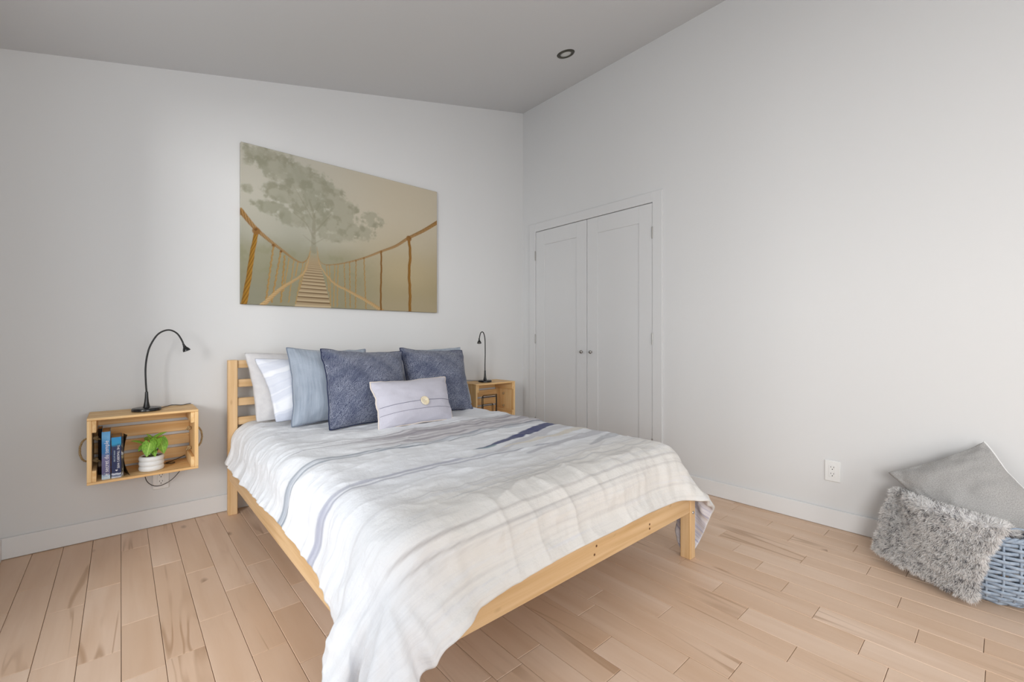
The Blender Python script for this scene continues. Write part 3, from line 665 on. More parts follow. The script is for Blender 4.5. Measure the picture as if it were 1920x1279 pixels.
# -*- next2 -*-
# ------------------------------------------------------------------ canvas print
def canvas_colour(u, v):
    """foggy rope bridge with a tree; u 0..1.40, v 0..1 metres"""
    C = np.empty(u.shape+(3,))
    f1 = fbm(u*1.6, v*1.6, 101, 4)
    top = np.array(lin(196, 194, 184)); rgt = np.array(lin(203, 194, 176)); low = np.array(lin(170, 158, 128)); lft = np.array(lin(156, 158, 142))
    a = sstep(.15, .75, v+.25*(f1-.5))[..., None]; b = sstep(.25, 1.1, u)[..., None]
    C[:] = (low*b+lft*(1-b))*(1-a)+(rgt*b+top*(1-b))*a
    def lay(m, rgb, k=1.): 
        m = np.clip(m*k, 0, 1)[..., None]; C[:] = C*(1-m)+np.array(lin(*rgb))*m
    lay(np.exp(-(((u-1.15)/.3)**2+((v-.30)/.16)**2)), (196, 180, 146), .5)
    lay(sstep(.16, .02, v+.1*(fbm(u*3, v*8, 107)-.5))*sstep(.6, 1.1, u), (176, 164, 138), .6)
    # tree crown
    den = np.zeros(u.shape)
    for cx, cy, rx, ry, k in ((.10,.94,.14,.09,.8),(.22,.90,.17,.10,1),(.34,.86,.16,.10,1),(.46,.83,.14,.10,1),(.55,.76,.13,.10,1),(.63,.68,.13,.11,1),(.40,.70,.17,.10,1),(.25,.73,.15,.07,1),(.16,.63,.13,.05,.9),(.30,.58,.15,.06,.9),(.50,.60,.18,.10,1),(.66,.57,.12,.09,.95),(.84,.66,.12,.10,.80),(.80,.57,.12,.08,.78),(.03,.72,.05,.04,.7),(.55,.50,.16,.05,.7)):
        den = np.maximum(den, k*np.exp(-(((u-cx)/rx)**2+((v-cy)/ry)**2)*.9))
    lf = fbm(u*38, v*38, 111, 5); lf2 = fbm(u*9, v*9, 117, 3)
    m = sstep(.29, .55, den*(.35+1.05*lf)+.24*(lf2-.5)); lay(m, (158, 158, 140), .62); lay(m*sstep(.42, .68, fbm(u*22, v*22, 121, 4)), (138, 139, 119), .5)
    lay(m*sstep(.65, .45, u)*sstep(.5, .35, lf2), (146, 149, 131), .35)
    # misty bank behind the bridge
    bank = sstep(.47, .33, v+.10*(fbm(u*6, v*6, 131)-.5))*sstep(.98, .6, u)
    lay(bank, (150, 146, 118), .55); lay(bank*sstep(.45, .7, fbm(u*20, v*20, 137, 3)), (138, 140, 106), .3)
    lay(sstep(.30, .1, v)*sstep(.95, .5, u), (152, 146, 122), .55); lay(sstep(.28, .05, v)*sstep(.35, .05, u), (140, 142, 130), .5)
    def dist(pts):
        best = np.full(u.shape, 9.); tt = np.zeros(u.shape); ln = 0.; tot = sum(math.hypot(q[0]-p[0], q[1]-p[1]) for p, q in zip(pts[:-1], pts[1:])); sd = np.zeros(u.shape)
        for p, q in zip(pts[:-1], pts[1:]):
            dx, dy = q[0]-p[0], q[1]-p[1]; L = math.hypot(dx, dy)
            t = np.clip(((u-p[0])*dx+(v-p[1])*dy)/(L*L), 0, 1); ox, oy = u-p[0]-t*dx, v-p[1]-t*dy; d = np.hypot(ox, oy)
            k = d < best; best = np.where(k, d, best); tt = np.where(k, (ln+t*L)/tot, tt); sd = np.where(k, (ox*-dy+oy*dx)/L, sd); ln += L
        return best, tt, sd, tot
    def rope(pts, w0, w1, rgb, dark, a0=1., a1=1., twist=60, sm=True, wob=.0):
        P_ = catmull(pts, 5) if sm else pts
        if wob: 
            k = len(P_); P_ = [(x+wob*math.sin(i*1.9+x*40), y+wob*.5*math.cos(i*2.3)) for i, (x, y) in enumerate(P_)]
        d, t, sd, L = dist(P_); w = w0+(w1-w0)*t; al = a0+(a1-a0)*t
        msk = np.clip((w-d)/.0035+.35, 0, 1)*al
        lay(msk, rgb); tw = np.sin((t*L*twist+sd/np.maximum(w, 1e-4)*1.6)*2*PI/1.6)
        lay(msk*sstep(.1, .9, tw)*(w > .0035), dark, .6); lay(msk*np.clip(-sd/np.maximum(w, 1e-4)*.8, 0, 1), dark, .5)
    RO, RD, LT = (172, 134, 84), (104, 70, 36), (206, 176, 130)
    # trunk
    for pts, w0, w1, al in (([(.43,.38),(.428,.50),(.43,.62),(.40,.72)], .018, .006, .55), ([(.43,.47),(.38,.56),(.30,.62)], .008, .003, .5), ([(.43,.50),(.49,.58),(.55,.66)], .008, .003, .5), ([(.43,.43),(.36,.48)], .006, .003, .4), ([(.43,.43),(.50,.48)], .006, .003, .4), ([(.42,.60),(.36,.70),(.30,.80)], .006, .002, .45), ([(.43,.62),(.47,.72)], .006, .002, .45)):
        d, t, sd, L = dist(catmull(pts, 4)); lay(np.clip((w0+(w1-w0)*t-d)/.004+.3, 0, 1), (136, 134, 114), al*.7)
    # deck
    tt = np.clip((.39-v)/(.39-.009), 0, 1.05); xl = .410+(.309-.410)*tt; xr = .450+(.545-.450)*tt
    ind = np.clip((u-xl)/.003, 0, 1)*np.clip((xr-u)/.003, 0, 1)*(v < .39)
    z = 1/(1-.90*np.clip(tt, 0, 1)**.8+1e-3); ph = np.sqrt(np.clip(tt, 0, 1))*0+np.log(1+9*np.clip(tt, 0, 1))*13
    lay(ind*sstep(0, .25, tt), (176, 156, 126), .9); lay(ind*sstep(.15, .5, tt)*sstep(.25, .95, np.sin(ph*2*PI*.9+.5*np.sin(u*9))), (112, 90, 66), .85); lay(ind*sstep(.3, .9, np.cos(ph*2*PI*.9))*sstep(.2, .6, tt), (214, 196, 166), .55)
    V_ = [(.180,.371),(.140,.036),(.225,.352),(.171,.019),(.248,.325),(.225,.022),(.274,.313),(.240,.093),(.303,.301),(.272,.024),(.329,.294),(.314,.2),(.362,.296),(.314,.016),(.382,.311),(.338,.11),(.781,.369),(.797,.005),(.722,.345),(.718,.006),(.675,.334),(.680,.009),(.636,.319),(.647,.008),(.593,.308),(.587,.009),(.571,.301),(.561,.010),(.534,.296),(.541,.012),(.513,.294),(.529,.113)]
    for i in range(0, len(V_), 2):
        p, q = V_[i], V_[i+1]; near = .0055 if i < 6 else .0028+.0012*abs(p[0]-.43)/.3
        k = 6; pts = [(p[0]+(q[0]-p[0])*j/k, p[1]+(q[1]-p[1])*j/k) for j in range(k+1)]
        rope(pts, near, near, (186, 150, 92), (118, 84, 44), .85, .9, 45, True, .0025)
    rope([(.119,-.002),(.221,.106),(.325,.186),(.373,.237),(.394,.312),(.407,.376)], .014, .003, LT, (150, 112, 66), 1, .6, 70, True, .002)
    rope([(.925,-.004),(.778,.075),(.653,.133),(.577,.166),(.524,.215),(.482,.269),(.462,.32),(.454,.383)], .014, .003, LT, (150, 112, 66), 1, .6, 70, True, .002)
    rope([(.915,.432),(.916,.3),(.912,.15),(.913,.004)], .0065, .0075, (140, 102, 56), RD, 1, 1, 60, True, .0015)
    rope([(1.145,.578),(1.158,.45),(1.148,.3),(1.156,.15),(1.154,-.01)], .0115, .0125, (158, 116, 58), RD, 1, 1, 40, True, .002)
    rope([(.084,.45),(.062,.32),(.042,.16),(.015,-.01)], .0125, .017, (170, 126, 52), (92, 64, 30), 1, 1, 34, True, .001)
    rope([(-.004,.578),(.071,.487),(.149,.421),(.23,.363),(.304,.312),(.353,.295),(.387,.322),(.406,.376),(.409,.408)], .0165, .002, RO, RD, 1, .5, 55)
    rope([(1.412,.752),(1.279,.66),(1.141,.577),(1.035,.501),(.915,.443),(.789,.381),(.642,.325),(.534,.299),(.487,.302),(.462,.331),(.452,.382),(.45,.414)], .0155, .002, RO, RD, 1, .5, 60)
    for kx, ky, r in ((.084,.462,.026),(.182,.385,.014),(.226,.352,.011),(1.146,.575,.026),(.915,.44,.012),(.781,.376,.009),(.722,.35,.008)):
        d = np.hypot(u-kx, v-ky); lay(np.clip((r-d)/.006, 0, 1), (146, 106, 60), .9); lay(np.clip((r*.8-d)/.006, 0, 1)*sstep(.4, .6, fbm(u*90, v*90, 141, 2)), RD, .8)
    return C*np.array([.86, .84, .80])
PXa, PXb, PZa, PZb, CD = -2.4065, -1.0031, 1.2629, 2.2623, .030
nu, nv = 480, 342
ug, vg = np.meshgrid(np.linspace(0, PXb-PXa, nu), np.linspace(0, PZb-PZa, nv))
cc = canvas_colour(ug, vg)
cm = NT('canvas_print', .85, .15); cm.color(cm.n('ShaderNodeVertexColor', layer_name='paint').outputs[0]); cm.bump(cm.noise(cm.coord(), 900, 1), .12, .0005); cm = cm.m
# front sheet wraps round the four edges of the stretcher
fv = np.stack([PXa+ug, np.full_like(ug, -CD), PZa+vg], -1).reshape(-1, 3); ff = grid_faces(nv, nu)
idx = np.arange(nu*nv).reshape(nv, nu); lp = np.concatenate([idx[0, :], idx[1:, -1], idx[-1, -2::-1], idx[-2:0:-1, 0]]); bk = fv[lp].copy(); bk[:, 1] = -.002
n0 = len(fv); ar = np.arange(len(lp)); sd = np.stack([lp, np.roll(lp, -1), n0+np.roll(ar, -1), n0+ar], 1)[:, ::-1]
cvs = empty('canvas_print', ((PXa+PXb)/2, -.012, PZa), 'large canvas print of a misty rope bridge and tree hung above the bed', 'picture')
np_obj('printed_canvas', np.concatenate([fv, bk]), np.concatenate([ff, sd]), cm, cvs, ((PXa+PXb)/2, -.012, PZa), None, np.concatenate([cc.reshape(-1, 3), cc.reshape(-1, 3)[lp]*.92]), smooth=False)
bar = MB()
for lo, hi in (((PXa+.004, -.024, PZa+.004), (PXb-.004, -.001, PZa+.04)), ((PXa+.004, -.024, PZb-.04), (PXb-.004, -.001, PZb-.004)), ((PXa+.004, -.024, PZa+.04), (PXa+.04, -.001, PZb-.04)), ((PXb-.04, -.024, PZa+.04), (PXb-.004, -.001, PZb-.04))): bar.box(lo, hi)
bar.build('stretcher_frame', CX, cvs)

# ------------------------------------------------------------------ crates used as bedside shelves
ROPE = fabric('sisal_rope', lin(196, 172, 132), lin(150, 122, 84), 160, 600, .95, .1, .5, which='Object')
def rope_mesh(path, r, turns):
    path = [Vector(p) for p in path]; mb = MB(); m = len(path)
    for s in range(3):
        pts = []
        for i, p in enumerate(path):
            t = (path[min(i+1, m-1)]-path[max(i-1, 0)]).normalized(); u = t.cross(Vector((0, 1, .02))).normalized(); w = t.cross(u)
            a = 2*PI*(turns*i/(m-1)+s/3); pts.append(p+(u*math.cos(a)+w*math.sin(a))*r*.5)
        mb.tube(pts, r*.58, 6)
    return mb
CW, CHt, CDp = .435, .319, .258
def crate(name, x0, z0, label):
    y1 = -.004; y0 = y1-CDp; x1 = x0+CW; z1 = z0+CHt; t = .012; s = .017
    e = empty(name, ((x0+x1)/2, (y0+y1)/2, z0), label, 'crate', 'wall mounted wooden crates')
    ym = (y0+y1)/2
    for a, b in ((y0, ym-.001), (ym+.001, y1)):
        bx('top_board', (x0, a, z1-t), (x1, b, z1), CX, e, .0015); bx('bottom_board', (x0, a, z0), (x1, b, z0+t), CX, e, .0015)
        for xa in (x0, x1-s): bx('end_board', (xa, a, z0+t+.0005), (xa+s, b, z1-t-.0005), CZ, e, .0015)
    for xa in (x0+s+.0003, x1-s-.0163):
        for za, zb in ((z0+t+.0005, z0+t+.055), (z1-t-.058, z1-t-.0005)):
            bx('batten', (xa, y0+.001, za), (xa+.016, y1-.014, zb), CY, e, .0015)
    zi0, zi1 = z0+t+.012, z1-t-.002; hgt = (zi1-zi0-3*.017)/4
    for k in range(4):
        za = zi0+k*(hgt+.017); bx('back_slat', (x0+s+.0005, y1-.013, za), (x1-s-.0005, y1-.001, za+hgt), CX, e, .0012)
    zc = (z0+z1)/2-.012; yc = ym
    for sd_, xe in ((-1, x0), (1, x1)):
        pts = [(xe-sd_*.020, yc, zc+.055), (xe, yc, zc+.055)]+[(xe+sd_*(.004+.026*math.sin(a)), yc, zc+.056*math.cos(a)) for a in np.linspace(.15, PI-.15, 18)]+[(xe, yc, zc-.055), (xe-sd_*.020, yc, zc-.055)]
        h = rope_mesh(pts, .0055, 9).build('rope_handle', ROPE, e, smooth=True); h['label'] = 'twisted sisal rope handle'
        for zz in (.055, -.055):
            k = MB(); c = (xe-sd_*(s+.010), yc, zc+zz)
            k.ball(c, .0105, 8, (1, 1.1, 1)); k.ball((c[0]-sd_*.004, c[1]-.006, c[2]+.005), .0075, 8); k.ball((c[0]-sd_*.006, c[1]-.004, c[2]-.006), .007, 8); k.tube([(c[0], c[1], c[2]), (c[0]-sd_*.012, c[1]-.012, c[2]-.002), (c[0]-sd_*.018, c[1]-.018, c[2]-.007)], .0035, 6)
            k.build('rope_knot', ROPE, h, smooth=True)
    return e
LX0, LZ0 = -3.080, .348
RX0, RZ0 = -.775, .352
crate('wooden_crate', LX0, LZ0, 'open pine crate shelf on the wall holding books and a plant')
crate('wooden_crate', RX0, RZ0, 'open pine crate shelf on the wall in the corner by the closet')

# ------------------------------------------------------------------ gooseneck lamps
def lamp(name, x, y, z, path, headdir, label, cord, base_rx=.062):
    e = empty(name, (x, y, z), label, 'lamp', 'gooseneck reading lamps')
    MB().lathe([(base_rx-.004, 0), (base_rx, .003), (base_rx, .012), (base_rx-.003, .016), (base_rx-.012, .0175), (.0005, .018)], 40, (x, y, z)).build('base', BLACK, e, smooth=True, angle=40)
    MB().lathe([(.0165, .0165), (.0135, .026), (.0100, .045), (.0078, .07), (.0066, .098), (.0062, .100), (.0005, .1005)], 20, (x, y, z)).build('stem', BLACK, e, smooth=True, angle=40)
    pts = catmull(path, 10); mb = MB(); mb.tube(pts, .0042, 10); 
    mb.build('gooseneck', BLACKM, e, smooth=True)
    hp = Vector(path[-1]); d = Vector(headdir).normalized(); q = d.to_track_quat('Z', 'Y')
    hd = MB().lathe([(.0045, -.012), (.0055, -.004), (.0052, .0), (.0078, .004), (.0075, .008), (.011, .013), (.0165, .023), (.0185, .031), (.0182, .033), (.0150, .032), (.006, .029), (.0005, .029)], 24).build('lamp_head', BLACK, e, smooth=True, angle=50)
    hd.location = hp-world_loc(e); hd.rotation_euler = q.to_euler()
    l2 = MB().lathe([(.0005, .0305), (.012, .0300), (.0145, .0318)], 20, cap=False).build('lens', LENS, hd, smooth=True); l2.location = (0, 0, 0)
    MB().tube(catmull(cord, 8), .0019, 6).build('cord', BLACKM, e, smooth=True)
    return e
LT_ = LZ0+CHt+.0003
lamp('gooseneck_lamp', -2.857, -.140, LT_, [(-2.857,-.14,LT_+.098),(-2.860,-.14,.82),(-2.861,-.14,.893),(-2.855,-.14,.955),(-2.842,-.14,1.010),(-2.815,-.14,1.065),(-2.785,-.14,1.090),(-2.756,-.14,1.094),(-2.728,-.142,1.076),(-2.709,-.144,1.042),(-2.698,-.146,1.010)], (.42, -.12, -1), 'black gooseneck reading lamp on the crate with books',
     [(-2.80, -.12, LT_+.004), (-2.77, -.06, LT_+.004), (-2.74, -.03, LT_+.006), (-2.70, -.05, LT_+.004), (-2.67, -.02, LT_+.004), (-2.655, -.003, LT_+.003)])
RT_ = RZ0+CHt+.0003
lamp('gooseneck_lamp', -.592, -.150, RT_, [(-.592,-.15,RT_+.098),(-.592,-.15,.83),(-.590,-.15,.90),(-.590,-.15,.97),(-.593,-.152,1.03),(-.604,-.157,1.075),(-.630,-.168,1.105),(-.662,-.18,1.097),(-.682,-.19,1.062),(-.690,-.195,1.040)], (-.16, -.25, -1), 'black gooseneck reading lamp on the crate in the corner',
     [(-.60, -.09, RT_+.004), (-.63, -.04, RT_+.006), (-.70, -.03, RT_+.012), (-.78, -.05, RT_+.006), (-.86, -.04, RT_-.02), (-.90, -.02, RT_-.12)], .058)
# ------------------------------------------------------------------ books in the left crate
FLZ = LZ0+.0123
PAGE = plain('book_pages', lin(206, 170, 120), .9)
def text_part(name, txt, size, mat, parent, loc, rot, xs=1.0):
    cu = bpy.data.curves.new(name, 'FONT'); cu.body = txt; cu.size = size; cu.align_x = 'CENTER'; cu.align_y = 'CENTER'; cu.extrude = .00015; cu.resolution_u = 3
    tmp = bpy.data.objects.new('tmp_text', cu); COL.objects.link(tmp)
    bpy.context.view_layer.update()
    me = bpy.data.meshes.new_from_object(tmp.evaluated_get(bpy.context.evaluated_depsgraph_get())); me.name = name
    bpy.data.objects.remove(tmp); me.materials.clear(); me.materials.append(mat)
    ob = bpy.data.objects.new(name, me); COL.objects.link(ob); ob.parent = parent; ob.location = Vector(loc)-world_loc(parent); ob.rotation_euler = rot; ob.scale = (1, xs, 1)
    return ob
def book(x0, x1, y0, y1, h, cover, label, lean=0.0):
    e = empty('book', ((x0+x1)/2, (y0+y1)/2, FLZ), label, 'book', 'books in the wall crate'); c = .0014
    mb = MB(); mb.box((x0, y0, FLZ), (x0+c, y1, FLZ+h)); mb.box((x1-c, y0, FLZ), (x1, y1, FLZ+h))
    n = 6; sp = [(x0+(x1-x0)*i/n, y0-.0025*math.sin(PI*i/n)) for i in range(n+1)]
    vs = [(x, y, FLZ) for x, y in sp]+[(x, y, FLZ+h) for x, y in sp]+[(x, y0+.002, FLZ) for x, y in sp]+[(x, y0+.002, FLZ+h) for x, y in sp]; m = n+1
    fs = []
    for i in range(n): fs += [(i, i+1, m+i+1, m+i), (m+i, m+i+1, 3*m+i+1, 3*m+i), (2*m+i+1, 2*m+i, 3*m+i, 3*m+i+1), (i+1, i, 2*m+i, 2*m+i+1)]
    mb.add(vs, fs); mb.build('cover', cover, e, origin=((x0+x1)/2, y0, FLZ))
    MB().box((x0+c+.0002, y0+.0022, FLZ+.002), (x1-c-.0002, y1-.003, FLZ+h-.002)).build('pages', PAGE, e)
    return e
def cover_mat(name, stops, h, nz=.12, which=2):
    m = NT(name, .4, .4); co = m.coord(); z = m.n('ShaderNodeSeparateXYZ', {0: co}).outputs[which]
    f = m.math('ADD', m.math('DIVIDE', z, h), m.math('MULTIPLY', m.math('SUBTRACT', m.noise(co, 45, 4, .6), .5), nz)); m.color(m.ramp(f, stops)); return m.m
WHT = plain('white_ink', (.82, .82, .84), .6); GOLD = plain('pale_ink', lin(176, 196, 210), .6)
m1 = cover_mat('dark_brown_cover', [(0., lin(26, 16, 14)), (.15, lin(70, 34, 26)), (.22, lin(196, 176, 156)), (.30, lin(62, 28, 22)), (.34, lin(18, 12, 12)), (1., lin(34, 18, 16))], .232, .25)
book(-3.0615+.0175, -3.0615+.0315, -.113, -.020, .232, m1, 'dark brown book squeezed at the crate end behind rope knots')
m2 = cover_mat('blue_cloud_cover', [(0., lin(196, 214, 228)), (.085, lin(176, 200, 220)), (.11, lin(104, 100, 138)), (.45, lin(118, 116, 156)), (.58, lin(58, 120, 176)), (.75, lin(52, 128, 190)), (.9, lin(110, 172, 216)), (1., lin(92, 158, 210))], .232, .22)
b_2 = book(-3.0285, -2.9975, -.237, -.10, .232, m2, 'thick blue book with white script title on its spine, tallest in the crate')
text_part('spine_title', 'Le secret du temple', .0225, WHT, b_2, (-3.0105, -.2402, FLZ+.098), (PI/2, -PI/2, 0))
text_part('spine_author', 'roman', .009, GOLD, b_2, (-3.014, -.2402, FLZ+.198), (PI/2, -PI/2, 0)) if False else None
m3 = cover_mat('navy_cover', [(0., lin(220, 226, 236)), (.05, lin(70, 84, 120)), (.10, lin(214, 220, 232)), (.125, lin(36, 46, 84)), (.76, lin(38, 48, 88)), (.84, lin(40, 150, 196)), (1., lin(44, 140, 200))], .200, .10)
b_3 = book(-2.9935, -2.9575, -.237, -.10, .200, m3, 'navy blue book with white capital title and heart on its spine')
text_part('spine_title', "THE TRADER'S WIFE", .0128, WHT, b_3, (-2.9685, -.2404, FLZ+.103), (PI/2, PI/2, 0))
text_part('spine_author', 'ANNA JACOBS', .0085, GOLD, b_3, (-2.9825, -.2404, FLZ+.108), (PI/2, PI/2, 0))
hp = [(.0045*.0625*16*math.sin(t)**3, .0045/16*(13*math.cos(t)-5*math.cos(2*t)-2*math.cos(3*t)-math.cos(4*t))) for t in np.linspace(0, 2*PI, 24, endpoint=False)]
MB().add([(-2.9745+a, -.2402, FLZ+.037+b) for a, b in hp], [tuple(range(24))]).build('spine_heart', WHT, b_3)
m4 = NT('dark_photo_cover', .35, .4); _n = m4.noise(m4.mapping(m4.coord(), (30, 30, 14)), 1., 3, .6, 1.5)
m4.color(m4.ramp(_n, [(.40, lin(20, 16, 15)), (.52, lin(60, 48, 38)), (.56, lin(150, 140, 104)), (.60, lin(40, 30, 26)), (.68, lin(214, 210, 204)), (.72, lin(30, 24, 22))])); m4 = m4.m
e4 = empty('book', (-2.945, -.17, FLZ), 'thin dark paperback with a curling front cover, next to the plant', 'book', 'books in the wall crate')
MB().box((-2.9560, -.232, FLZ), (-2.9500, -.10, FLZ+.196)).build('pages', PAGE, e4)
q = MB(); nz_, ny_ = 14, 8; vs = []
for s in (0, 1):
    for i in range(nz_+1):
        for j in range(ny_+1):
            zt = i/nz_; yt = j/ny_; out = .024*(2*zt-1)**2*(1-yt)**1.4*(1. if zt < .5 else .55)+.001
            vs.append((-2.9495+out+s*.0008, -.236+yt*.136, FLZ+zt*(.206-.012*yt)+.0002))
m_ = ny_+1; k_ = (nz_+1)*m_; fs = []
for i in range(nz_):
    for j in range(ny_):
        a = i*m_+j; fs += [(a, a+m_, a+m_+1, a+1), (k_+a, k_+a+1, k_+a+m_+1, k_+a+m_)]
q.add(vs, fs); q.build('curled_cover', m4, e4, origin=(-2.94, -.23, FLZ), smooth=True)
q = MB().box((-2.9575, -.234, FLZ), (-2.9562, -.10, FLZ+.198)).box((-2.9562, -.235, FLZ), (-2.9490, -.2325, FLZ+.200)); q.build('cover', m4, e4, origin=(-2.95, -.2, FLZ))
# ------------------------------------------------------------------ potted plant
px, py = -2.838, -.178
pot = empty('potted_plant', (px, py, FLZ), 'small green leafy plant in a white ribbed pot in the crate', 'plant')
prof = [(.0005, 0), (.040, 0)]
for k in range(3):
    zc_ = .0135+k*.0245
    prof += [(.0465+.0065*math.cos(a), zc_+.0128*math.sin(a)) for a in np.linspace(-1.25, 1.25, 9)]
prof += [(.046, .0765), (.0435, .075), (.042, .066), (.0005, .066)]
MB().lathe(prof, 48, (px, py, FLZ), cap=False).build('pot', CERAM, pot, smooth=True)
SOIL = fabric('potting_gravel', lin(60, 44, 36), lin(150, 124, 104), 300, 700, .95, 0, .6, which='Object')
q = MB(); rg_ = random.Random(4)
for i in range(70):
    a = rg_.random()*2*PI; r = .039*math.sqrt(rg_.random()); q.ball((px+r*math.cos(a), py+r*math.sin(a), FLZ+.067+rg_.random()*.003), .0035+.002*rg_.random(), 5)
sl_ = q.build('soil', SOIL, pot); sl_['kind'] = 'stuff'
lm = NT('green_leaf', .38, .4); _uv = lm.coord('UV'); _n = lm.noise(_uv, 9, 4, .6); _x = lm.n('ShaderNodeSeparateXYZ', {0: _uv}).outputs[1]
_c = lm.mix(lm.ramp(_n, [(.35, 0.), (.65, 1.)]), lin(66, 118, 30), lin(146, 192, 70)); _c = lm.mix(lm.ramp(lm.math('ABSOLUTE', _x), [(0., 1.), (.12, .2), (.9, 0.)]), _c, lin(176, 214, 100)); lm.color(_c); lm.b.inputs['Subsurface Weight'].default_value = .0; lm = lm.m
STEM = plain('green_stem', lin(96, 124, 52), .5)
def leaf(base, tip, width, up, fold=.25, droop=.2, par=pot):
    base, tip, up = Vector(base), Vector(tip), Vector(up); L = (tip-base).length; d = (tip-base)/L; s = d.cross(up).normalized(); n = s.cross(d).normalized()
    nu_, nv_ = 12, 6; V = []; UV = []
    for i in range(nu_+1):
        t = i/nu_; w = width*(math.sin(PI*min(1, t*.92+.08)**.62))**.85 if t < 1 else .0
        for j in range(-nv_//2, nv_//2+1):
            a = j/(nv_/2); back = -.18*L*(1-t)**2*abs(a) if t < .4 else 0
            p = base+d*(t*L+back)+s*(a*w)+n*(abs(a)*w*fold-droop*L*(t-.2)**2); V.append(tuple(p)); UV.append((t, a))
    m = nv_+1; F = [(i*m+j, i*m+j+1, (i+1)*m+j+1, (i+1)*m+j) for i in range(nu_) for j in range(nv_)]
    return np_obj('leaf', V, F, lm, par, tuple(base), UV)
top = FLZ+.067
LV = [((-2.868,-.20,.500),(-2.918,-.215,.535),.018,(.1,-.3,1)), ((-2.845,-.215,.508),(-2.862,-.250,.448),.030,(-.2,-.9,.5)), ((-2.818,-.205,.520),(-2.832,-.245,.474),.026,(-.3,-.7,.7)),
      ((-2.806,-.200,.518),(-2.786,-.232,.448),.030,(.4,-.8,.5)), ((-2.825,-.17,.525),(-2.776,-.185,.556),.013,(0,-.5,1)), ((-2.838,-.17,.522),(-2.857,-.18,.552),.010,(-.2,-.5,1)),
      ((-2.870,-.19,.490),(-2.893,-.20,.470),.016,(-.6,-.5,.5)), ((-2.832,-.215,.470),(-2.826,-.245,.440),.013,(0,-.8,.6)), ((-2.800,-.17,.515),(-2.772,-.175,.492),.022,(.6,-.3,.8)), ((-2.845,-.15,.51),(-2.85,-.11,.53),.022,(0,.3,1)), ((-2.815,-.15,.51),(-2.80,-.10,.52),.022,(.2,.3,1))]
for b_, t_, w_, u_ in LV:
    leaf(b_, t_, w_, u_)
    r0 = (px+(b_[0]-px)*.25, py+(b_[1]-py)*.25, top-.004); md = ((r0[0]+b_[0])/2+(b_[0]-px)*.18, (r0[1]+b_[1])/2, (top+b_[2])/2)
    MB().tube(catmull([r0, md, b_], 6), .0013, 5).build('stem', STEM, pot, smooth=True)
# cord inside and below the left crate
q = MB().tube(catmull([(-2.79, -.10, FLZ+.003), (-2.76, -.085, FLZ+.003), (-2.735, -.10, FLZ+.004), (-2.75, -.12, FLZ+.003), (-2.775, -.10, FLZ+.006), (-2.74, -.07, FLZ+.008), (-2.71, -.05, FLZ+.014), (-2.684, -.035, FLZ+.022)], 8), .0019, 6).build('power_cord', BLACKM, origin=(-2.74, -.09, FLZ), smooth=True)
tag(q, 'thin black cord curled on the crate floor behind the plant pot', 'cord')
q = MB().tube(catmull([(-2.865, -.022, .3445), (-2.862, -.024, .305), (-2.850, -.028, .262), (-2.822, -.030, .234), (-2.79, -.030, .230), (-2.752, -.028, .245), (-2.722, -.024, .272), (-2.700, -.020, .305), (-2.695, -.018, .3445)], 8), .0019, 6).build('power_cord', BLACKM, origin=(-2.79, -.03, .30), smooth=True)
tag(q, 'thin black cord looping on the wall below the crate', 'cord')
# wire cube in the right crate
RFZ = RZ0+.0123
wc = empty('wire_stand', (-.56, -.15, RFZ), 'black wire box frame standing inside the corner crate', 'wire frame')
bxc = [(-.680, -.22), (-.525, -.22), (-.435, -.12), (-.590, -.12)]; zt_ = RFZ+.185; r_ = .003
for i in range(4):
    a, b = bxc[i], bxc[(i+1) % 4]
    MB().tube([(*a, RFZ+.003), (*a, zt_)], r_, 8).build('upright', BLACKM, wc)
    for z_ in (RFZ+.003, zt_): MB().tube([(*a, z_), (*b, z_)], r_, 8).build('rail', BLACKM, wc)
bxd = [(-.650, -.20), (-.540, -.20), (-.500, -.135), (-.610, -.135)]
for i in range(4): MB().tube([(*bxd[i], RFZ+.110), (*bxd[(i+1) % 4], RFZ+.110)], .0022, 8).build('inner_rail', BLACKM, wc)
for i in range(4): MB().tube([(*bxd[i], RFZ+.003), (*bxd[i], RFZ+.110)], .0022, 8).build('inner_upright', BLACKM, wc)

# ------------------------------------------------------------------ basket with cushion and throw
KX, KY = -.240, -3.112
BASK = fabric('blue_grey_willow', lin(138, 152, 170), lin(166, 178, 192), 50, 500, .5, 0, .15, which='Object')
def brad(z):
    zs = [0, .015, .03, .06, .12, .20, .285]; rs = [.125, .150, .170, .196, .219, .221, .214]; return float(np.interp(z, zs, rs))
bk_ = empty('woven_basket', (KX, KY, 0), 'round blue-grey woven basket against the wall', 'basket')
NS = 30; rows_ = 17; seg = NS*6
for r in range(rows_):
    z = .012+r*.0158; pts = []
    for i in range(seg):
        a = 2*PI*i/seg; w = math.cos(a*NS/2+(r % 2)*PI); rr = brad(z)+.0055*w
        pts.append((KX+rr*math.cos(a), KY+rr*math.sin(a), z+.0012*math.sin(a*7+r)))
    MB().tube(pts, .0030, 6, True, 2.1, up=None).build('weft_strand', BASK, bk_, smooth=True) if False else None
    m = MB(); vs = []; fs = []; nn_ = 6
    for i, p in enumerate(pts):
        a = 2*PI*i/seg; c_, s_ = math.cos(a), math.sin(a)
        for k in range(nn_):
            b = 2*PI*k/nn_; dr, dz = .0026*math.cos(b), .0073*math.sin(b); vs.append((p[0]+dr*c_, p[1]+dr*s_, p[2]+dz))
    for i in range(seg):
        j = (i+1) % seg
        for k in range(nn_): fs.append((i*nn_+k, j*nn_+k, j*nn_+(k+1) % nn_, i*nn_+(k+1) % nn_))
    m.add(vs, fs).build('weft_strand', BASK, bk_, smooth=True)
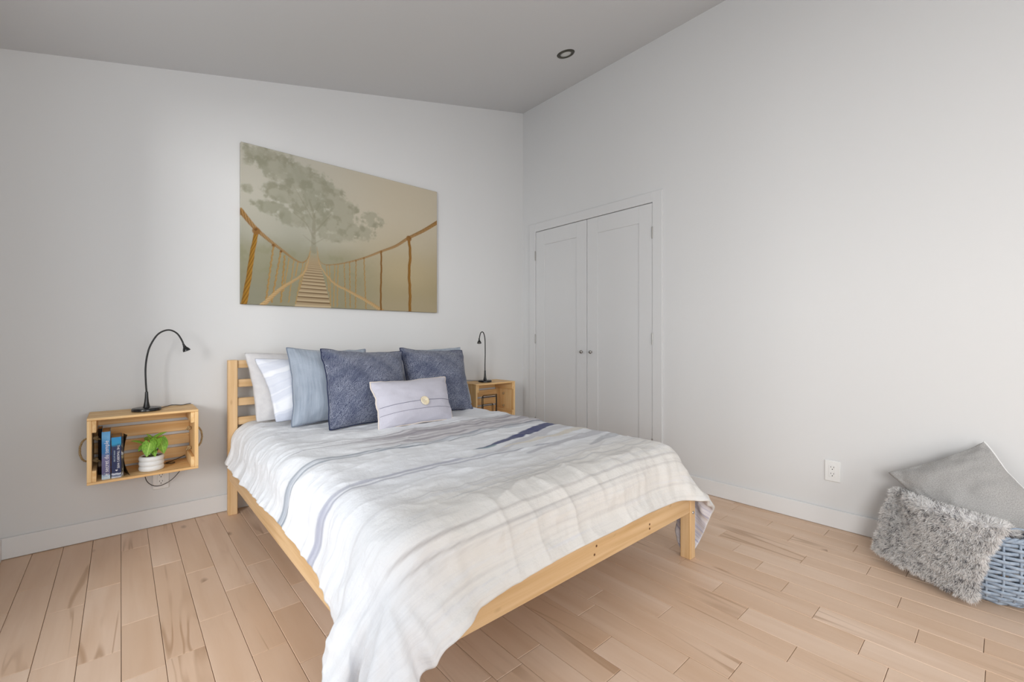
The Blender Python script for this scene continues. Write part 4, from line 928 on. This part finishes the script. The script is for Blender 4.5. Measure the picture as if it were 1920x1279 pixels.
for k in range(NS):
    a = 2*PI*k/NS; pts = [(KX+brad(z)*math.cos(a), KY+brad(z)*math.sin(a), z) for z in (.004, .02, .04, .07, .12, .18, .24, .282)]
    MB().tube(pts, .0042, 6).build('stake', BASK, bk_, smooth=True)
for s in range(3):
    pts = []
    for i in range(180):
        a = 2*PI*i/180; b = a*22+2*PI*s/3; rr = .214+.006*math.cos(b); pts.append((KX+rr*math.cos(a), KY+rr*math.sin(a), .284+.006*math.sin(b)))
    MB().tube(pts, .0062, 6, True).build('rim_strand', BASK, bk_, smooth=True)
MB().lathe([(.0005, .004), (.126, .004), (.126, .010), (.0005, .010)], 40, (KX, KY, 0)).build('base', BASK, bk_)
hc = math.radians(203)
pts = [(KX+.212*math.cos(hc+t*.20), KY+.212*math.sin(hc+t*.20), .287+.045*math.sqrt(max(0, 1-t*t))) for t in np.linspace(-1, 1, 22)]
MB().tube(pts, .0032, 6).build('handle', BASK, bk_, smooth=True)
GREYC = fabric('grey_chambray', lin(146, 144, 142), lin(182, 180, 178), 260, 900, .9, .15, .25)
gc, ring, _, _ = cushion('grey_cushion', (-.335, -3.05, .150), (-.175, -3.318, .300), (-.075, -3.100, .592), (-.185, -2.778, .402), .17, GREYC, 'grey square cushion with white piping propped in the basket', 'cushion', seed=23, pinch=.09, wr=.008)
WPIPE = plain('white_piping', (.8, .8, .8), .9); MB().tube([tuple(p) for p in ring[44:90]], .004, 6).build('piping', WPIPE, gc, smooth=True)
# fur throw folded over the basket rim
TLt, TRt, BLt, BRt = (np.array(v) for v in ((-.190,-2.800,.300), (-.425,-3.150,.318), (-.275,-2.745,.045), (-.485,-3.075,.030)))
na, nb = 40, 56
A_, B_ = np.meshgrid(np.linspace(0, 1, na), np.linspace(-.16, 1, nb))
out_n = np.array([-.80, .55, .18]); out_n /= np.linalg.norm(out_n)
bb = np.clip(B_, 0, 1)[..., None]; aa = A_[..., None]
base_ = (TLt*(1-aa)+TRt*aa)*(1-bb)+(BLt*(1-aa)+BRt*aa)*bb
bul = .030*np.sin(PI*np.clip(B_, 0, 1))*(.6+.4*np.sin(PI*A_))+.022*np.sin(PI*A_)
hd_ = np.clip(-B_, 0, 1); inw = np.array([.75, -.5, 0])
base_ = base_+out_n*bul[..., None]+inw*(hd_*.55)[..., None]+np.array([0, 0, 1])*(.030*np.sin(np.clip((B_+.16)/.32, 0, 1)*PI)-.5*hd_**1.5)[..., None]
base_ += out_n*((fbm(A_*3, B_*4, 201, 3)-.5)*.03)[..., None]
dx_, dy_ = base_[..., 0]-KX, base_[..., 1]-KY; dr_ = np.hypot(dx_, dy_)
zz_ = base_[..., 2]; need = np.interp(zz_, [0, .015, .03, .06, .12, .20, .285, .30], [.125, .150, .170, .196, .219, .221, .222, .222])+.036
push = np.where((B_ >= -.02) & (dr_ < need), need/np.maximum(dr_, 1e-6), 1.); push = smooth_grid(push[..., None], 3)[..., 0]
base_[..., 0] = KX+dx_*push; base_[..., 1] = KY+dy_*push; base_[..., 2] = np.where(B_ < .06, np.maximum(base_[..., 2], .322-.9*np.clip(-B_-.08, 0, 1)), base_[..., 2])
base_ = smooth_grid(base_, 2)
tn = normals(base_); 
if (tn[30, 20]*out_n).sum() < 0: tn = -tn
inn = base_-tn*.022
Vt = np.concatenate([base_.reshape(-1, 3), inn.reshape(-1, 3)]); nvt = na*nb
ix = np.arange(nvt).reshape(nb, na); lp = np.concatenate([ix[0, :], ix[1:, -1], ix[-1, -2::-1], ix[-2:0:-1, 0]]); nx2 = np.roll(lp, -1)
Ft = np.concatenate([grid_faces(nb, na), grid_faces(nb, na, nvt, True), np.stack([lp, lp+nvt, nx2+nvt, nx2], 1)])
THR = plain('throw_backing', lin(226, 224, 226), .95)
thr = np_obj('fur_throw', Vt, Ft, THR, None, (-.34, -2.95, .05)); tag(thr, 'fluffy white and grey faux fur throw hanging over the basket rim', 'throw blanket')
rs_ = np.random.RandomState(5); NT_ = 80000
ia = rs_.rand(NT_)*(na-1); ib = rs_.rand(NT_)*(nb-1); i0 = np.minimum(ia.astype(int), na-2); j0 = np.minimum(ib.astype(int), nb-2); fa, fb_ = (ia-i0)[:, None], (ib-j0)[:, None]
def bil(G): return G[j0, i0]*(1-fa)*(1-fb_)+G[j0, i0+1]*fa*(1-fb_)+G[j0+1, i0]*(1-fa)*fb_+G[j0+1, i0+1]*fa*fb_
p0 = bil(base_); n0_ = bil(tn)
# extra tufts on the hem and both side edges
ne = 9000; te = rs_.rand(ne)*(len(lp)-1); k0 = te.astype(int); fe = (te-k0)[:, None]; dep = rs_.rand(ne)[:, None]
pe = Vt[lp[k0]]*(1-fe)+Vt[lp[(k0+1) % len(lp)]]*fe; cen = base_.mean((0, 1)); ne_ = tn.reshape(-1, 3)[lp[k0]]
tang = np.roll(Vt[lp], -1, 0)-Vt[lp]; sde = np.cross(tang, tn.reshape(-1, 3)[lp]); sde /= np.maximum(np.linalg.norm(sde, axis=1, keepdims=True), 1e-9); sgn = np.sign(((Vt[lp]-cen)*sde).sum(1))[:, None]; sde = sde*np.where(sgn == 0, 1, sgn)
pe = pe-ne_*dep*.022; ne_ = ne_*(1-dep)*.7+sde[k0]*1.0; ne_ /= np.linalg.norm(ne_, axis=1, keepdims=True)
p0 = np.concatenate([p0, pe]); n0_ = np.concatenate([n0_, ne_]); NTt = len(p0)
clump = np.stack([vnoise(p0[:, 1]*120, p0[:, 2]*120, 301+k)-.5 for k in range(3)], 1)
ln_ = .011+.012*rs_.rand(NTt)[:, None]
dirn = n0_*.8+clump*1.7+rs_.randn(NTt, 3)*.28+np.array([0, 0, -.30]); dirn /= np.linalg.norm(dirn, axis=1, keepdims=True)
sv = np.cross(dirn, rs_.randn(NTt, 3)); sv /= np.linalg.norm(sv, axis=1, keepdims=True); wd = .0007+.0005*rs_.rand(NTt)[:, None]
mid_ = p0+dirn*ln_*.55; tip = p0+dirn*ln_+np.array([0, 0, -.25])*ln_*.6
Vf = np.stack([p0-sv*wd, p0+sv*wd, mid_+sv*wd*.8, mid_-sv*wd*.8, tip], 1)
o_ = np.arange(NTt)[:, None]*5
Ff = np.concatenate([o_+np.array([[0, 1, 2]]), o_+np.array([[0, 2, 3]]), o_+np.array([[3, 2, 4]])])
shade = rs_.rand(NTt); pat = fbm(p0[:, 1]*85, p0[:, 2]*85, 311, 3)
dk = (shade < np.clip((pat-.45)*2.0, .05, .42))
cf = np.where(dk[:, None], np.array(lin(84, 82, 90)), np.array(lin(250, 247, 245)))*(0.86+.2*rs_.rand(NTt)[:, None])
cfv = np.repeat(cf[:, None, :], 5, 1); cfv[:, :2] = np.array(lin(240, 238, 237))
fm = NT('faux_fur', .8, .2); fm.color(fm.n('ShaderNodeVertexColor', layer_name='paint').outputs[0]); _o = fm.t.nodes['Material Output']; _t = fm.n('ShaderNodeBsdfTranslucent'); fm.t.links.new(fm.b.inputs['Base Color'].links[0].from_socket, _t.inputs[0])
_x = fm.n('ShaderNodeMixShader', {0: .35}); fm.t.links.new(fm.b.outputs[0], _x.inputs[1]); fm.t.links.new(_t.outputs[0], _x.inputs[2]); fm.t.links.new(_x.outputs[0], _o.inputs[0]); fm = fm.m
fo = np_obj('fur', Vf.reshape(-1, 3), Ff, fm, thr, (-.34, -2.95, .05), None, np.minimum(cfv.reshape(-1, 3), .92)); fo['kind'] = 'stuff'
